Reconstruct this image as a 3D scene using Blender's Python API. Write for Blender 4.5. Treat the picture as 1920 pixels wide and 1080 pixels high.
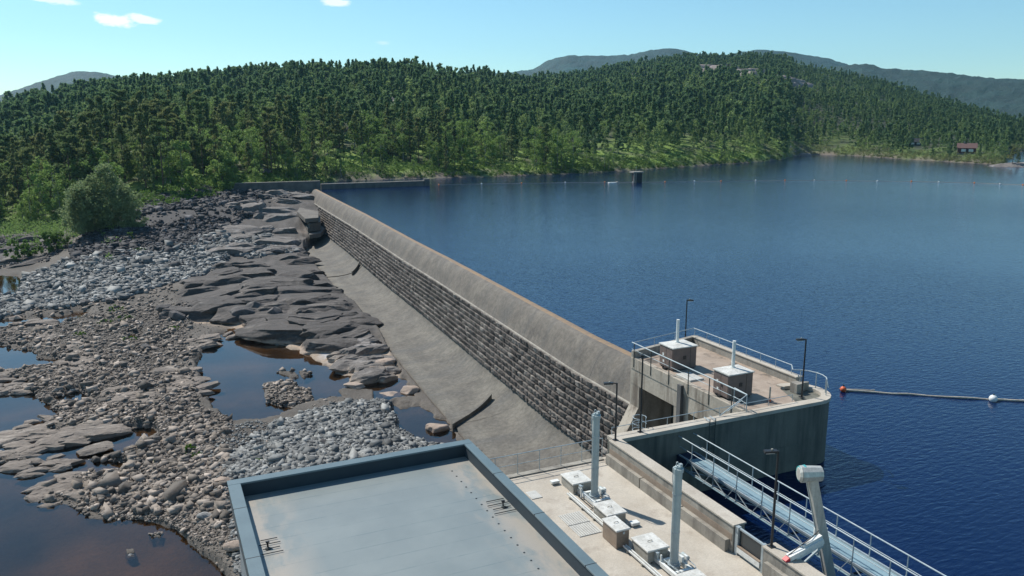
import bpy, math, random
import numpy as np
R=math.radians
rng=np.random.default_rng(7); random.seed(7)
S=bpy.context.scene; COL=S.collection
for o in list(bpy.data.objects): bpy.data.objects.remove(o)

# ------------------------------------------------------------------ camera
f_=1500.; p_=math.atan(315/1500.); F_=math.hypot(f_,315.); H_=21.
al_=math.atan2(695,F_)
FW=(math.sin(al_),math.cos(al_)); RT=(math.cos(al_),-math.sin(al_))
cd=bpy.data.cameras.new('camera'); cam=bpy.data.objects.new('camera',cd); COL.objects.link(cam); S.camera=cam
cam.location=(0,0,H_); cam.rotation_euler=(R(90)-p_,0,-al_)
cd.sensor_width=36; cd.lens=f_/1920*36; cd.clip_start=.5; cd.clip_end=12000
# ------------------------------------------------------------------ light
SUN=(-1.62,3.39,4.5)
el=math.atan2(SUN[2],math.hypot(SUN[0],SUN[1])); az=math.atan2(SUN[0],SUN[1])
W=bpy.data.worlds.new('World'); S.world=W; W.use_nodes=True
nt=W.node_tree; nt.nodes.clear()
out=nt.nodes.new('ShaderNodeOutputWorld'); bg=nt.nodes.new('ShaderNodeBackground')
sky=nt.nodes.new('ShaderNodeTexSky'); sky.sky_type='NISHITA'; sky.sun_disc=False
sky.sun_elevation=el; sky.sun_rotation=az; sky.altitude=100; sky.air_density=1.0; sky.dust_density=0.25; sky.ozone_density=3.0
bg.inputs['Strength'].default_value=0.10
tint=nt.nodes.new('ShaderNodeMix'); tint.data_type='RGBA'; tint.blend_type='MULTIPLY'; tint.inputs[0].default_value=1
tint.inputs[7].default_value=(.88,1.15,1.13,1); nt.links.new(sky.outputs[0],tint.inputs[6])
# three small fair weather clouds, fixed in world directions
def _dir(u,v):
    xc=(u-960)/f_; yc=(v-540)/f_; a=math.cos(p_)-yc*math.sin(p_); d=(xc*RT[0]+a*FW[0],xc*RT[1]+a*FW[1],-(math.sin(p_)+yc*math.cos(p_))); n=math.sqrt(sum(q*q for q in d)); return [q/n for q in d]
tc=nt.nodes.new('ShaderNodeTexCoord'); nz=nt.nodes.new('ShaderNodeTexNoise'); nz.inputs['Scale'].default_value=42; nz.inputs['Detail'].default_value=6; nz.inputs['Roughness'].default_value=.62
mpn=nt.nodes.new('ShaderNodeMapping'); mpn.inputs['Scale'].default_value=(1,1,2.2); nt.links.new(tc.outputs['Generated'],mpn.inputs[0]); nt.links.new(mpn.outputs[0],nz.inputs['Vector'])
def _m(op,a,b=None,cl=False):
    n=nt.nodes.new('ShaderNodeMath'); n.operation=op; n.use_clamp=cl
    for i,v in enumerate((a,b)):
        if v is None: continue
        if isinstance(v,(int,float)): n.inputs[i].default_value=v
        else: nt.links.new(v,n.inputs[i])
    return n.outputs[0]
acc=None
for (u,v,w,h,st) in ((218,37,31,11,1.),(272,37,29,8,.9),(634,5,28,7,.8),(95,-2,50,7,.7),(720,81,14,4,.35)):
    d=_dir(u,v); e1=_dir(u+1,v); e2=_dir(u,v+1)
    vs=nt.nodes.new('ShaderNodeVectorMath'); vs.operation='SUBTRACT'; nt.links.new(tc.outputs['Generated'],vs.inputs[0]); vs.inputs[1].default_value=d
    comp=[]
    for e,q in ((e1,w),(e2,h)):
        ax=[e[i]-d[i] for i in range(3)]; L=sum(c*c for c in ax)
        dn=nt.nodes.new('ShaderNodeVectorMath'); dn.operation='DOT_PRODUCT'; nt.links.new(vs.outputs[0],dn.inputs[0]); dn.inputs[1].default_value=[c/L/q for c in ax]; comp.append(_m('POWER',_m('ABSOLUTE',dn.outputs['Value']),2.))
    rr_=_m('SQRT',_m('ADD',comp[0],comp[1]))
    k_=_m('MULTIPLY',_m('SUBTRACT',1.25,_m('ADD',rr_,_m('MULTIPLY',_m('SUBTRACT',nz.outputs[0],.5),-2.6))),2.2*st,True)
    k_=_m('MULTIPLY',k_,st); acc=k_ if acc is None else _m('MAXIMUM',acc,k_)
cmx=nt.nodes.new('ShaderNodeMix'); cmx.data_type='RGBA'; nt.links.new(acc,cmx.inputs[0]); nt.links.new(tint.outputs[2],cmx.inputs[6]); cmx.inputs[7].default_value=(10.,10.4,10.6,1)
nt.links.new(cmx.outputs[2],bg.inputs[0]); nt.links.new(bg.outputs[0],out.inputs[0])
sl=bpy.data.lights.new('sun','SUN'); so=bpy.data.objects.new('sun',sl); COL.objects.link(so)
sl.energy=4.8; sl.angle=R(.5); sl.color=(1,.955,.88)
so.rotation_euler=(math.pi/2-el,0,math.atan2(SUN[0],-SUN[1])); so.location=(0,0,60)
S.view_settings.view_transform='Standard'; S.view_settings.look='None'; S.view_settings.gamma=1
S.view_settings.exposure=0.25; S.view_settings.use_curve_mapping=False
S.render.engine='CYCLES'; S.render.resolution_x=1024; S.render.resolution_y=576
S.cycles.max_bounces=6; S.cycles.volume_bounces=0

# ------------------------------------------------------------------ surveying helpers
def ray(u,v):
    xc=(u-960)/f_; yc=(v-540)/f_
    a=math.cos(p_)-yc*math.sin(p_); dz=-(math.sin(p_)+yc*math.cos(p_))
    return (xc*RT[0]+a*FW[0], xc*RT[1]+a*FW[1], dz)
def atz(u,v,z):
    d=ray(u,v); t=(z-H_)/d[2]; return (d[0]*t,d[1]*t,z)
def proj(x,y,z):
    a=x*FW[0]+y*FW[1]; b=x*RT[0]+y*RT[1]; h=H_-z
    zc=a*math.cos(p_)+h*math.sin(p_); yc=h*math.cos(p_)-a*math.sin(p_)
    return 960+f_*b/zc, 540+f_*yc/zc
def ud(x,y):
    a=x*FW[0]+y*FW[1]; b=x*RT[0]+y*RT[1]
    return 960+F_*b/a, np.hypot(a,b)
def ud2xy(U,d):
    t=(U-960)/F_; a=d/np.sqrt(1+t*t); b=a*t
    return a*FW[0]+b*RT[0], a*FW[1]+b*RT[1]
def sm(e0,e1,x):
    t=np.clip((x-e0)/(e1-e0),0,1); return t*t*(3-2*t)
# numpy value noise
def _h(ix,iy,s):
    n=(ix.astype(np.int64)*374761393+iy.astype(np.int64)*668265263+s*974711)&0xffffffff
    n=((n^(n>>13))*1274126177)&0xffffffff
    return ((n^(n>>16))&0xffff)/65535.
def vn(x,y,s=0):
    x=np.asarray(x,float); y=np.asarray(y,float)
    ix=np.floor(x); iy=np.floor(y); fx=x-ix; fy=y-iy
    fx=fx*fx*(3-2*fx); fy=fy*fy*(3-2*fy)
    a=_h(ix,iy,s); b=_h(ix+1,iy,s); c=_h(ix,iy+1,s); d=_h(ix+1,iy+1,s)
    return (a*(1-fx)+b*fx)*(1-fy)+(c*(1-fx)+d*fx)*fy*1.0
def fbm(x,y,o=4,s=0,g=.5):
    t=0;a=1;n=0
    for i in range(o):
        t=t+a*(vn(x*2**i+i*17.3,y*2**i-i*9.1,s+i)-.5); n+=a; a*=g
    return t/n*2
def vor(x,y,s=0):
    "cell id hash, F1, F2 of a jittered grid"
    x=np.asarray(x,float); y=np.asarray(y,float); ix=np.floor(x); iy=np.floor(y)
    f1=np.full(x.shape,9.); f2=np.full(x.shape,9.); idv=np.zeros(x.shape); cx=np.zeros(x.shape); cy=np.zeros(x.shape)
    for dx in (-1,0,1):
        for dy in (-1,0,1):
            gx,gy=ix+dx,iy+dy; px=gx+_h(gx,gy,s); py=gy+_h(gx,gy,s+7); d=np.hypot(x-px,y-py)
            n=d<f1; f2=np.where(n,f1,np.minimum(f2,d)); idv=np.where(n,_h(gx,gy,s+13),idv); cx=np.where(n,x-px,cx); cy=np.where(n,y-py,cy); f1=np.where(n,d,f1)
    return idv,f1,f2,cx,cy
def inpoly(px,py,poly):
    r=np.zeros(np.shape(px),bool); n=len(poly); j=n-1
    for i in range(n):
        xi,yi=poly[i]; xj,yj=poly[j]
        if yi!=yj:
            c=((yi>py)!=(yj>py))&(px<(xj-xi)*(py-yi)/(yj-yi)+xi); r^=c
        j=i
    return r
def sdf(px,py,poly):          # positive inside, pixels
    d=np.full(np.shape(px),1e9); n=len(poly)
    for i in range(n):
        ax,ay=poly[i]; bx,by=poly[(i+1)%n]
        ex,ey=bx-ax,by-ay; L=ex*ex+ey*ey+1e-9
        t=np.clip(((px-ax)*ex+(py-ay)*ey)/L,0,1)
        d=np.minimum(d,np.hypot(px-ax-t*ex,(py-ay-t*ey)))
    return np.where(inpoly(px,py,poly),d,-d)

# ------------------------------------------------------------------ materials
def newmat(n):
    m=bpy.data.materials.new(n); m.use_nodes=True; t=m.node_tree
    return m,t,t.nodes['Principled BSDF']
def N(t,k,**kw):
    n=t.nodes.new(k)
    for a,b in kw.items(): setattr(n,a,b)
    return n
def mixc(t,fac,a,b,mode='MIX'):
    n=N(t,'ShaderNodeMix',data_type='RGBA',blend_type=mode)
    for sk,v in ((0,fac),(6,a),(7,b)):
        if isinstance(v,bpy.types.NodeSocket): t.links.new(v,n.inputs[sk])
        elif sk==0: n.inputs[0].default_value=v
        else: n.inputs[sk].default_value=(*v,1) if len(v)==3 else v
    return n.outputs[2]
def noise(t,vec,scale,det=4,rough=.55,lo=.35,hi=.65,stretch=None):
    if stretch:
        mp=N(t,'ShaderNodeMapping'); mp.inputs['Scale'].default_value=stretch; t.links.new(vec,mp.inputs[0]); vec=mp.outputs[0]
    n=N(t,'ShaderNodeTexNoise'); n.inputs['Scale'].default_value=scale; n.inputs['Detail'].default_value=det; n.inputs['Roughness'].default_value=rough
    t.links.new(vec,n.inputs['Vector'])
    r=N(t,'ShaderNodeMapRange'); r.inputs[1].default_value=lo; r.inputs[2].default_value=hi
    t.links.new(n.outputs[0],r.inputs[0]); return r.outputs[0]
def bump(t,bs,h,st,dist=.02):
    b=N(t,'ShaderNodeBump'); b.inputs['Strength'].default_value=st; b.inputs['Distance'].default_value=dist
    t.links.new(h,b.inputs['Height']); t.links.new(b.outputs[0],bs.inputs['Normal'])
def surf(name,c1,c2,scale=1.,rough=.85,c3=None,s3=6,st3=None,metal=0,b=.3,bd=.02,fine=.18,fs=14,stretch=None,l3=.55,h3=.75):
    m,t,bs=newmat(name); g=N(t,'ShaderNodeNewGeometry').outputs['Position']
    c=mixc(t,noise(t,g,scale,5,.6,stretch=stretch),c1,c2)
    if c3: c=mixc(t,noise(t,g,s3,4,.6,l3,h3,stretch=st3),c,c3)
    fn=noise(t,g,fs,6,.72,.25,.75)
    k=N(t,'ShaderNodeMapRange'); t.links.new(fn,k.inputs[0]); k.inputs[3].default_value=1-fine; k.inputs[4].default_value=1+fine
    c=mixc(t,1.,c,k.outputs[0],'MULTIPLY')
    t.links.new(c,bs.inputs['Base Color']); bs.inputs['Roughness'].default_value=rough; bs.inputs['Metallic'].default_value=metal
    if b: bump(t,bs,fn,b,bd)
    return m
M={}
M['concrete']=surf('concrete',(.33,.305,.26),(.25,.23,.195),.5,c3=(.15,.135,.115),s3=1.1,st3=(1,1,.2),l3=.5,h3=.72,fs=5)
M['wallstain']=surf('stained_wall_concrete',(.42,.37,.3),(.34,.3,.245),.5,c3=(.16,.13,.1),s3=1.5,st3=(1,1,.13),l3=.5,h3=.68,fs=5)
M['concrete_light']=surf('concrete_light',(.46,.415,.35),(.38,.335,.275),.6,c3=(.29,.245,.2),s3=.8)
M['platform_floor']=surf('platform_floor',(.36,.29,.23),(.26,.2,.155),.7,c3=(.1,.085,.07),s3=.6,l3=.55,h3=.68)
M['pier']=surf('pier_concrete',(.17,.165,.135),(.12,.12,.1),.5,c3=(.05,.055,.048),s3=1.2,st3=(1,1,.12),l3=.45,h3=.7)  # base colour darkened to deepen the shade on the sunless pier face
M['crest']=surf('crest_concrete',(.16,.14,.115),(.1,.088,.075),.4,c3=(.1,.092,.082),s3=.3,st3=(.3,1.4,.3),l3=.48,h3=.7,fine=.38,fs=2.2,b=.5,bd=.05)
M['crest_edge']=surf('crest_edge',(.27,.18,.1),(.19,.14,.1),1.5)
M['apron']=surf('apron_concrete',(.15,.136,.112),(.092,.083,.07),.4,c3=(.1,.094,.084),s3=.3,st3=(.25,1.6,.25),l3=.48,h3=.7,fine=.42,fs=2.2,b=.5,bd=.05)
M['mortar']=surf('mortar',(.1,.09,.08),(.06,.055,.05),3)
M['stone']=surf('masonry_stone',(.2,.18,.165),(.1,.09,.085),1.6,c3=(.045,.042,.04),s3=.22,l3=.42,h3=.75,fine=.5,fs=9,b=.8,bd=.06)
M['steel']=surf('galvanised_steel',(.42,.47,.48),(.33,.38,.4),3,rough=.5,metal=.35,b=0)
M['bridge']=surf('bridge_plate',(.22,.32,.36),(.17,.26,.3),1.2,rough=.6,b=.1)
M['navy']=surf('navy_paint_shade',(.01,.02,.05),(.015,.025,.06),2,rough=.6,b=0)
M['black']=surf('black_paint',(.012,.013,.015),(.02,.02,.022),4,rough=.45,b=0)
M['white']=surf('white_paint',(.72,.73,.7),(.6,.61,.58),3,rough=.5,c3=(.4,.38,.33),s3=3,b=.1,l3=.6,h3=.8)
M['lid']=surf('weathered_lid',(.62,.61,.57),(.45,.44,.4),2.2,rough=.6,c3=(.25,.23,.2),s3=5,l3=.58,h3=.75,b=.2)
M['boxgrey']=surf('box_side',(.36,.35,.31),(.26,.24,.2),1.5,rough=.6,b=.1)
M['boxbrown']=surf('brown_box_side',(.3,.235,.18),(.22,.17,.13),1.5,rough=.4,b=.1)
M['cabinet']=surf('cabinet_brown',(.175,.125,.105),(.13,.095,.085),2,rough=.6,b=.1)
M['cyl']=surf('grey_cylinder',(.4,.45,.44),(.34,.39,.385),2,rough=.4,b=0,fine=.05)
M['coping']=surf('roof_rim_shade',(.03,.045,.055),(.025,.037,.047),.8,rough=.8,b=.05,fine=.06)  # rim sides darker than the cap, standing in for shade inside the rim
M['rimcap']=surf('roof_rim_cap',(.12,.165,.18),(.1,.14,.155),.8,rough=.4,b=.05,fine=.06)
M['wallb']=surf('powerhouse_wall',(.2,.22,.23),(.16,.18,.19),1,rough=.7,b=.1)
M['orange']=surf('orange_plastic',(.7,.13,.04),(.55,.1,.03),4,rough=.5,b=0)
M['buoywhite']=surf('white_plastic',(.75,.75,.72),(.65,.65,.62),4,rough=.5,b=0)
M['wood']=surf('log_wood',(.5,.45,.37),(.38,.32,.25),5,b=.3)
M['cabin']=surf('cabin_red',(.1,.035,.03),(.075,.028,.024),2,b=.2)
M['cabroof']=surf('cabin_roof',(.13,.07,.06),(.1,.055,.05),2,b=.2)
M['dark']=surf('dark_timber',(.03,.035,.04),(.02,.022,.025),2,b=.2)
M['glass']=surf('tinted_glass',(.02,.03,.035),(.03,.04,.045),1,rough=.08,b=0)
M['metal']=surf('stainless_steel',(.55,.54,.49),(.42,.41,.37),1.5,rough=.38,metal=.3,b=0,stretch=(6,6,.4))
M['teal']=surf('teal_paint',(.05,.33,.33),(.05,.27,.28),3,rough=.4,b=0)
M['red']=surf('red_paint',(.6,.04,.05),(.5,.03,.04),3,rough=.5,b=0)
M['hatch']=surf('hatch_plate',(.5,.49,.45),(.42,.41,.38),2,rough=.6,b=.1)
M['gatedark']=surf('gate_steel',(.05,.06,.055),(.03,.036,.034),.8,rough=.5,b=.1)
M['bark']=surf('bark',(.13,.075,.045),(.06,.045,.035),2,b=.4)
M['barkw']=surf('birch_bark',(.35,.34,.3),(.1,.09,.08),3,b=.2)
M['deadwood']=surf('dead_wood',(.2,.17,.15),(.13,.11,.1),3,b=.2)
# roof membrane: seams every 1.1 m running along X, pale bleached patches near the rims
def roofmat():
    m,t,bs=newmat('roof_membrane'); g=N(t,'ShaderNodeNewGeometry').outputs['Position']
    c=mixc(t,noise(t,g,.5,4,.6),(.205,.232,.228),(.175,.203,.203))
    sx=N(t,'ShaderNodeSeparateXYZ'); t.links.new(g,sx.inputs[0])
    def mth(op,a,b=None,cl=False):
        n=N(t,'ShaderNodeMath',operation=op,use_clamp=cl)
        for i,v in enumerate((a,b)):
            if v is None: continue
            if isinstance(v,(int,float)): n.inputs[i].default_value=v
            else: t.links.new(v,n.inputs[i])
        return n.outputs[0]
    fr=mth('FRACT',mth('DIVIDE',sx.outputs[1],1.05))
    seam=mth('LESS_THAN',fr,.05)
    c=mixc(t,mth('MULTIPLY',seam,mth('ADD',mth('MULTIPLY',noise(t,g,1.2,3,.6,.4,.65),.5),.12)),c,(.1,.14,.15))
    ex=mth('ABSOLUTE',mth('SUBTRACT',sx.outputs[0],7.95))       # distance from the roof axis
    ed=N(t,'ShaderNodeMapRange'); t.links.new(ex,ed.inputs[0]); ed.inputs[1].default_value=3.0; ed.inputs[2].default_value=4.6
    pt=noise(t,g,.75,5,.6,.42,.56,stretch=(1,.45,1))
    c=mixc(t,mth('MULTIPLY',mth('MULTIPLY',ed.outputs[0],pt),.7),c,(.36,.31,.255))
    t.links.new(c,bs.inputs['Base Color']); bs.inputs['Roughness'].default_value=.42
    bump(t,bs,noise(t,g,1.2,3,.5),.12,.03); return m
M['roof']=roofmat()
def foliage(name,c1,c2,c3,usetint=False):
    m,t,bs=newmat(name)
    g=N(t,'ShaderNodeNewGeometry').outputs['Position']
    if usetint:
        a=N(t,'ShaderNodeAttribute',attribute_name='tint'); r=a.outputs['Fac']
    else:
        oi=N(t,'ShaderNodeObjectInfo'); r=oi.outputs['Random']
    c=mixc(t,r,c1,c2); c=mixc(t,noise(t,g,.55,3,.6,.4,.7),c,c3)
    t.links.new(c,bs.inputs['Base Color']); bs.inputs['Roughness'].default_value=.65
    bs.inputs['Specular IOR Level'].default_value=.25
    tr=N(t,'ShaderNodeBsdfTranslucent'); t.links.new(c,tr.inputs[0])
    mx=N(t,'ShaderNodeMixShader'); mx.inputs[0].default_value=.5
    t.links.new(bs.outputs[0],mx.inputs[1]); t.links.new(tr.outputs[0],mx.inputs[2])
    t.links.new(mx.outputs[0],t.nodes['Material Output'].inputs[0]); return m
M['pine']=foliage('pine_needles',(.13,.2,.075),(.24,.245,.095),(.1,.145,.06))
M['birch']=foliage('birch_leaves',(.25,.36,.09),(.18,.28,.08),(.13,.2,.06))
M['bush']=foliage('bush_leaves',(.13,.22,.04),(.1,.17,.04),(.07,.13,.03))
M['willow']=foliage('willow_leaves',(.24,.3,.14),(.22,.28,.13),(.15,.2,.09))
M['grass']=foliage('grass_blades',(.16,.3,.03),(.12,.24,.03),(.1,.2,.03))
M['farpine']=foliage('far_needles',(.1,.175,.08),(.27,.36,.115),(.095,.155,.07),True)

# ------------------------------------------------------------------ mesh helpers
def mesh_np(name,v,f,mat,smooth=False):
    me=bpy.data.meshes.new(name); v=np.asarray(v,np.float32); f=np.asarray(f,np.int32)
    me.vertices.add(len(v)); me.vertices.foreach_set('co',v.ravel())
    k=f.shape[1]; me.loops.add(f.size); me.loops.foreach_set('vertex_index',f.ravel())
    me.polygons.add(len(f)); me.polygons.foreach_set('loop_start',np.arange(0,f.size,k,dtype=np.int32))
    me.polygons.foreach_set('loop_total',np.full(len(f),k,np.int32))
    if smooth: me.polygons.foreach_set('use_smooth',np.ones(len(f),bool))
    me.update(calc_edges=True); me.validate()
    if mat: me.materials.append(mat)
    return me
def setcol(me,name,arr):
    a=me.color_attributes.new(name,'FLOAT_COLOR','POINT'); b=np.ones((len(arr),4),np.float32); b[:,:3]=arr; a.data.foreach_set('color',b.ravel())
def settint(me,arr):
    a=me.attributes.new('tint','FLOAT','POINT'); a.data.foreach_set('value',np.asarray(arr,np.float32))
def link(name,me,parent=None,label=None,cat=None,group=None,kind=None,loc=None):
    o=bpy.data.objects.new(name,me); COL.objects.link(o)
    if parent is not None:
        o.parent=parent
        if loc is None and me is not None:
            o.location=(-parent.matrix_basis.translation if parent.parent is None else (0,0,0))
    if loc is not None: o.location=loc
    if label: o['label']=label
    if cat: o['category']=cat
    if group: o['group']=group
    if kind: o['kind']=kind
    return o
def thing(name,label,cat,loc,group=None):
    o=bpy.data.objects.new(name,None); COL.objects.link(o); o.location=loc; o.empty_display_size=.3
    o['label']=label; o['category']=cat
    if group: o['group']=group
    return o
class MB:
    def __init__(s): s.v=[]; s.f=[]
    def add(s,vs,fs):
        n=len(s.v); s.v+= [tuple(a) for a in vs]; s.f+=[tuple(i+n for i in q) for q in fs]; return s
    def box(s,x0,x1,y0,y1,z0,z1,bev=0):
        if bev: 
            b=bev; V=[];
            for z,i in ((z0,0),(z1-b,0),(z1,b)):
                V+=[(x0+i,y0+i,z),(x1-i,y0+i,z),(x1-i,y1-i,z),(x0+i,y1-i,z)]
            Fs=[(3,2,1,0),(8,9,10,11)]
            for r in (0,4):
                for k in range(4): Fs.append((r+k,r+(k+1)%4,r+4+(k+1)%4,r+4+k))
            return s.add(V,Fs)
        V=[(x0,y0,z0),(x1,y0,z0),(x1,y1,z0),(x0,y1,z0),(x0,y0,z1),(x1,y0,z1),(x1,y1,z1),(x0,y1,z1)]
        return s.add(V,[(3,2,1,0),(4,5,6,7),(0,1,5,4),(1,2,6,5),(2,3,7,6),(3,0,4,7)])
    def prism(s,poly,z0,z1):
        n=len(poly); V=[(x,y,z0) for x,y in poly]+[(x,y,z1) for x,y in poly]
        return s.add(V,[tuple(range(n))[::-1],tuple(range(n,2*n))]+[(i,(i+1)%n,n+(i+1)%n,n+i) for i in range(n)])
    def tube(s,a,b,r,r2=None,n=8,cap=True):
        a=np.array(a,float); b=np.array(b,float); r2=r if r2 is None else r2
        d=b-a; d/=np.linalg.norm(d)+1e-12; u=np.cross(d,(0,0,1) if abs(d[2])<.9 else (1,0,0)); u/=np.linalg.norm(u); w=np.cross(d,u)
        V=[]
        for c,rr in ((a,r),(b,r2)):
            for k in range(n):
                t=2*math.pi*k/n; V.append(tuple(c+rr*(math.cos(t)*u+math.sin(t)*w)))
        Fs=[(k,(k+1)%n,n+(k+1)%n,n+k) for k in range(n)]
        if cap: Fs+=[tuple(range(n))[::-1],tuple(range(n,2*n))]
        return s.add(V,Fs)
    def path(s,pts,r,n=8):
        for a,b in zip(pts[:-1],pts[1:]): s.tube(a,b,r,n=n)
        return s
    def beam(s,a,b,w,h):     # rectangular bar
        a=np.array(a,float); b=np.array(b,float); d=(b-a)/np.linalg.norm(b-a)
        u=np.cross(d,(0,0,1)); 
        if np.linalg.norm(u)<1e-3: u=np.array((1.,0,0))
        u/=np.linalg.norm(u); k=np.cross(u,d); V=[]
        for c in (a,b):
            for sx,sy in ((-1,-1),(1,-1),(1,1),(-1,1)): V.append(tuple(c+u*sx*w/2+k*sy*h/2))
        return s.add(V,[(3,2,1,0),(4,5,6,7),(0,1,5,4),(1,2,6,5),(2,3,7,6),(3,0,4,7)])
    def sphere(s,c,r,n=12,m=8,sc=(1,1,1)):
        V=[(c[0],c[1],c[2]+r*sc[2])]
        for i in range(1,m):
            ph=math.pi*i/m
            for k in range(n):
                t=2*math.pi*k/n; V.append((c[0]+r*sc[0]*math.sin(ph)*math.cos(t),c[1]+r*sc[1]*math.sin(ph)*math.sin(t),c[2]+r*sc[2]*math.cos(ph)))
        V.append((c[0],c[1],c[2]-r*sc[2])); L=len(V)-1
        Fs=[(0,1+k,1+(k+1)%n) for k in range(n)]
        for i in range(m-2):
            for k in range(n): a=1+i*n; Fs.append((a+k,a+n+k,a+n+(k+1)%n,a+(k+1)%n))
        a=1+(m-2)*n
        Fs+=[(a+(k+1)%n,a+k,L) for k in range(n)]
        return s.add(V,Fs)
    def mesh(s,name,mat,smooth=False):
        me=bpy.data.meshes.new(name); me.from_pydata(s.v,[],s.f); me.update()
        if mat: me.materials.append(mat)
        if smooth: me.polygons.foreach_set('use_smooth',[True]*len(me.polygons))
        return me
def part(name,mb,mat,parent,label=None,smooth=False):
    o=link(name,mb.mesh(name,M[mat],smooth),parent)
    if label: o['label']=label
    return o
def sub(name,mb,mat,parent,label=None):      # a sub-part: its mesh is in world metres too
    root=parent.parent if parent.parent else parent
    o=bpy.data.objects.new(name,mb.mesh(name,M[mat])); COL.objects.link(o); o.parent=parent
    if label: o['label']=label
    return o
def rail(parent,pts,h=1.1,sp=1.6,r=.025,mat='steel',mids=(.55,),ends=True,zb=0):
    # pts: foot line; top rail + mid rails as one mesh each, every post its own mesh
    m=MB(); m.path([(x,y,z+h) for x,y,z in pts],r*1.15); part('handrail',m,mat,parent)
    for k in mids:
        m=MB(); m.path([(x,y,z+h*k) for x,y,z in pts],r*.8); part('mid_rail',m,mat,parent)
    for a,b in zip(pts[:-1],pts[1:]):
        L=math.dist(a,b); n=max(1,round(L/sp))
        for i in range(n+1 if (b==pts[-1] and ends) else n):
            t=i/n; q=[a[k]+(b[k]-a[k])*t for k in range(3)]
            part('post',MB().tube((q[0],q[1],q[2]+zb),(q[0],q[1],q[2]+h),r,n=6),mat,parent)

# ------------------------------------------------------------------ dam geometry tables
OFY=[30,65,90,112,133,178,225,250]; OFX=[0,0,1.3,2.4,3.2,5.6,7.3,8.4]
def off(y): return np.interp(y,OFY,OFX)
# ------------------------------------------------------------------ ground
CP=[ # u,v,z surveyed heights of the river bed and its banks
(-200,440,-9),(-150,520,-9.7),(-150,700,-9.7),(-150,900,-9.9),(-150,1080,-10.2),(0,445,-8.6),(60,430,-7.6),(110,425,-6.8),(0,480,-9.5),(60,500,-9.3),
(20,585,-9.6),(100,560,-9.4),(100,520,-8.7),(200,510,-7.9),(200,555,-8.9),(300,500,-7.6),(300,540,-8.7),(400,460,-6.6),(400,500,-7.9),
(170,470,-6.2),(220,450,-4.8),(230,410,-1.9),(300,430,-3.8),(300,395,-.9),(360,440,-5.0),(380,380,-.2),(430,410,-3.6),(430,372,-.4),(450,362,.2),
(480,372,-.9),(500,390,-2.9),(540,362,-.6),(560,395,-3.3),(590,364,-.9),(598,350,-.6),(600,372,-1.6),(562,406,-3.5),(585,417,-4.8),(570,426,-5.6),(588,440,-6.9),(560,440,-6.6),(600,392,-3.0),(500,430,-5.6),(450,440,-6.0),
(520,465,-7.2),(565,450,-7.0),(470,480,-7.4),(590,480,-8.7),(560,510,-7.8),(450,520,-7.5),(380,560,-8.2),(440,570,-7.9),(520,560,-7.6),(610,520,-8.8),(640,550,-8.4),(600,580,-7.7),(680,585,-8.9),
(500,600,-9.3),(430,600,-9.6),(560,620,-8.6),(640,620,-8.2),(700,640,-8.9),(745,700,-9.7),(690,680,-9.3),(640,670,-9.5),(580,645,-9.7),
(250,600,-9.3),(150,640,-9.4),(60,640,-9.6),(250,700,-9.2),(340,700,-9.4),(360,640,-9.5),(150,720,-9.5),(60,790,-9.8),(60,860,-9.75),(200,780,-9.5),(300,760,-9.3),(380,820,-9.3),
(300,860,-9.4),(200,900,-9.6),(120,920,-9.85),(300,930,-9.5),(400,920,-9.0),(400,1000,-9.4),(450,880,-8.8),(480,830,-8.9),(560,800,-8.6),(640,770,-8.7),(700,760,-9.2),(700,820,-8.6),(620,850,-8.3),(780,830,-9.3),(740,790,-9.3),
(600,930,-8.3),(800,930,-9),(500,1080,-8.5),(300,1080,-10.4),(100,1080,-10.6),(900,900,-9.8),(300,1300,-10.4),(700,1300,-9),
(620,400,-6),(700,480,-8.9),(800,620,-9.8),(900,750,-10),(1000,400,-9),(1500,600,-10),(1500,330,-9)]
_cp=np.array([atz(*c) for c in CP]); _cu,_cd=ud(_cp[:,0],_cp[:,1])
def _q(U,d): return np.stack([U/150.,np.log(d)*6.],-1)
_cq=_q(_cu,_cd); _A=np.linalg.norm(_cq[:,None]-_cq[None],axis=-1); _w=np.linalg.solve(_A+np.eye(len(_cq))*1e-3,_cp[:,2]+9)
def near_z(U,d):
    q=_q(np.clip(U,-250,2100),np.clip(d,35,300)); z=np.zeros(np.shape(U)); 
    for i in range(len(_cq)): z+=_w[i]*np.hypot(q[...,0]-_cq[i,0],q[...,1]-_cq[i,1])
    return z-9
SH=[(-400,436,-9.3),(-100,438,-9.3),(0,432,-8.8),(100,424,-7),(160,405,-4),(230,398,-1.6),(300,384,-.2),(380,371,.3),(440,356,.6),(520,346,.8),(600,340,.3),(700,337,0),(800,335,0),(900,332,0),(1000,329,0),(1100,325,0),(1200,319,0),(1300,312,0),(1400,306,0),(1466,300,0),(1486,294,0),(1520,290,0),(1600,292,0),(1700,299,0),(1800,305,0),(1870,309,0),(1884,308,0),(1892,284,0),(2000,284,0),(2400,290,0)]
_s=np.array([atz(*c) for c in SH]); _su,_sd=ud(_s[:,0],_s[:,1]); _sz=_s[:,2]
RG=[(-400,205,650,12),(0,188,680,12),(100,170,690,12),(200,158,700,12),(270,152,700,12),(400,140,680,12),(550,124,640,12),(740,124,640,12),(830,130,650,12),(900,141,700,12),(960,148,800,12),(1000,147,950,12),(1100,138,1080,12),(1200,120,1150,12),(1280,112,1180,12),(1400,112,1180,12),(1500,122,1150,12),(1560,132,1120,12),(1650,151,1080,12),(1720,170,1050,12),(1800,190,1000,12),(1870,207,950,12),(1920,213,930,12),(2400,218,900,12)]
RU=[r[0] for r in RG]; RD=[r[2] for r in RG]; RZ=[H_+r[2]*(225-r[1])/F_-(18 if r[0]<700 else 15) for r in RG]
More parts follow.
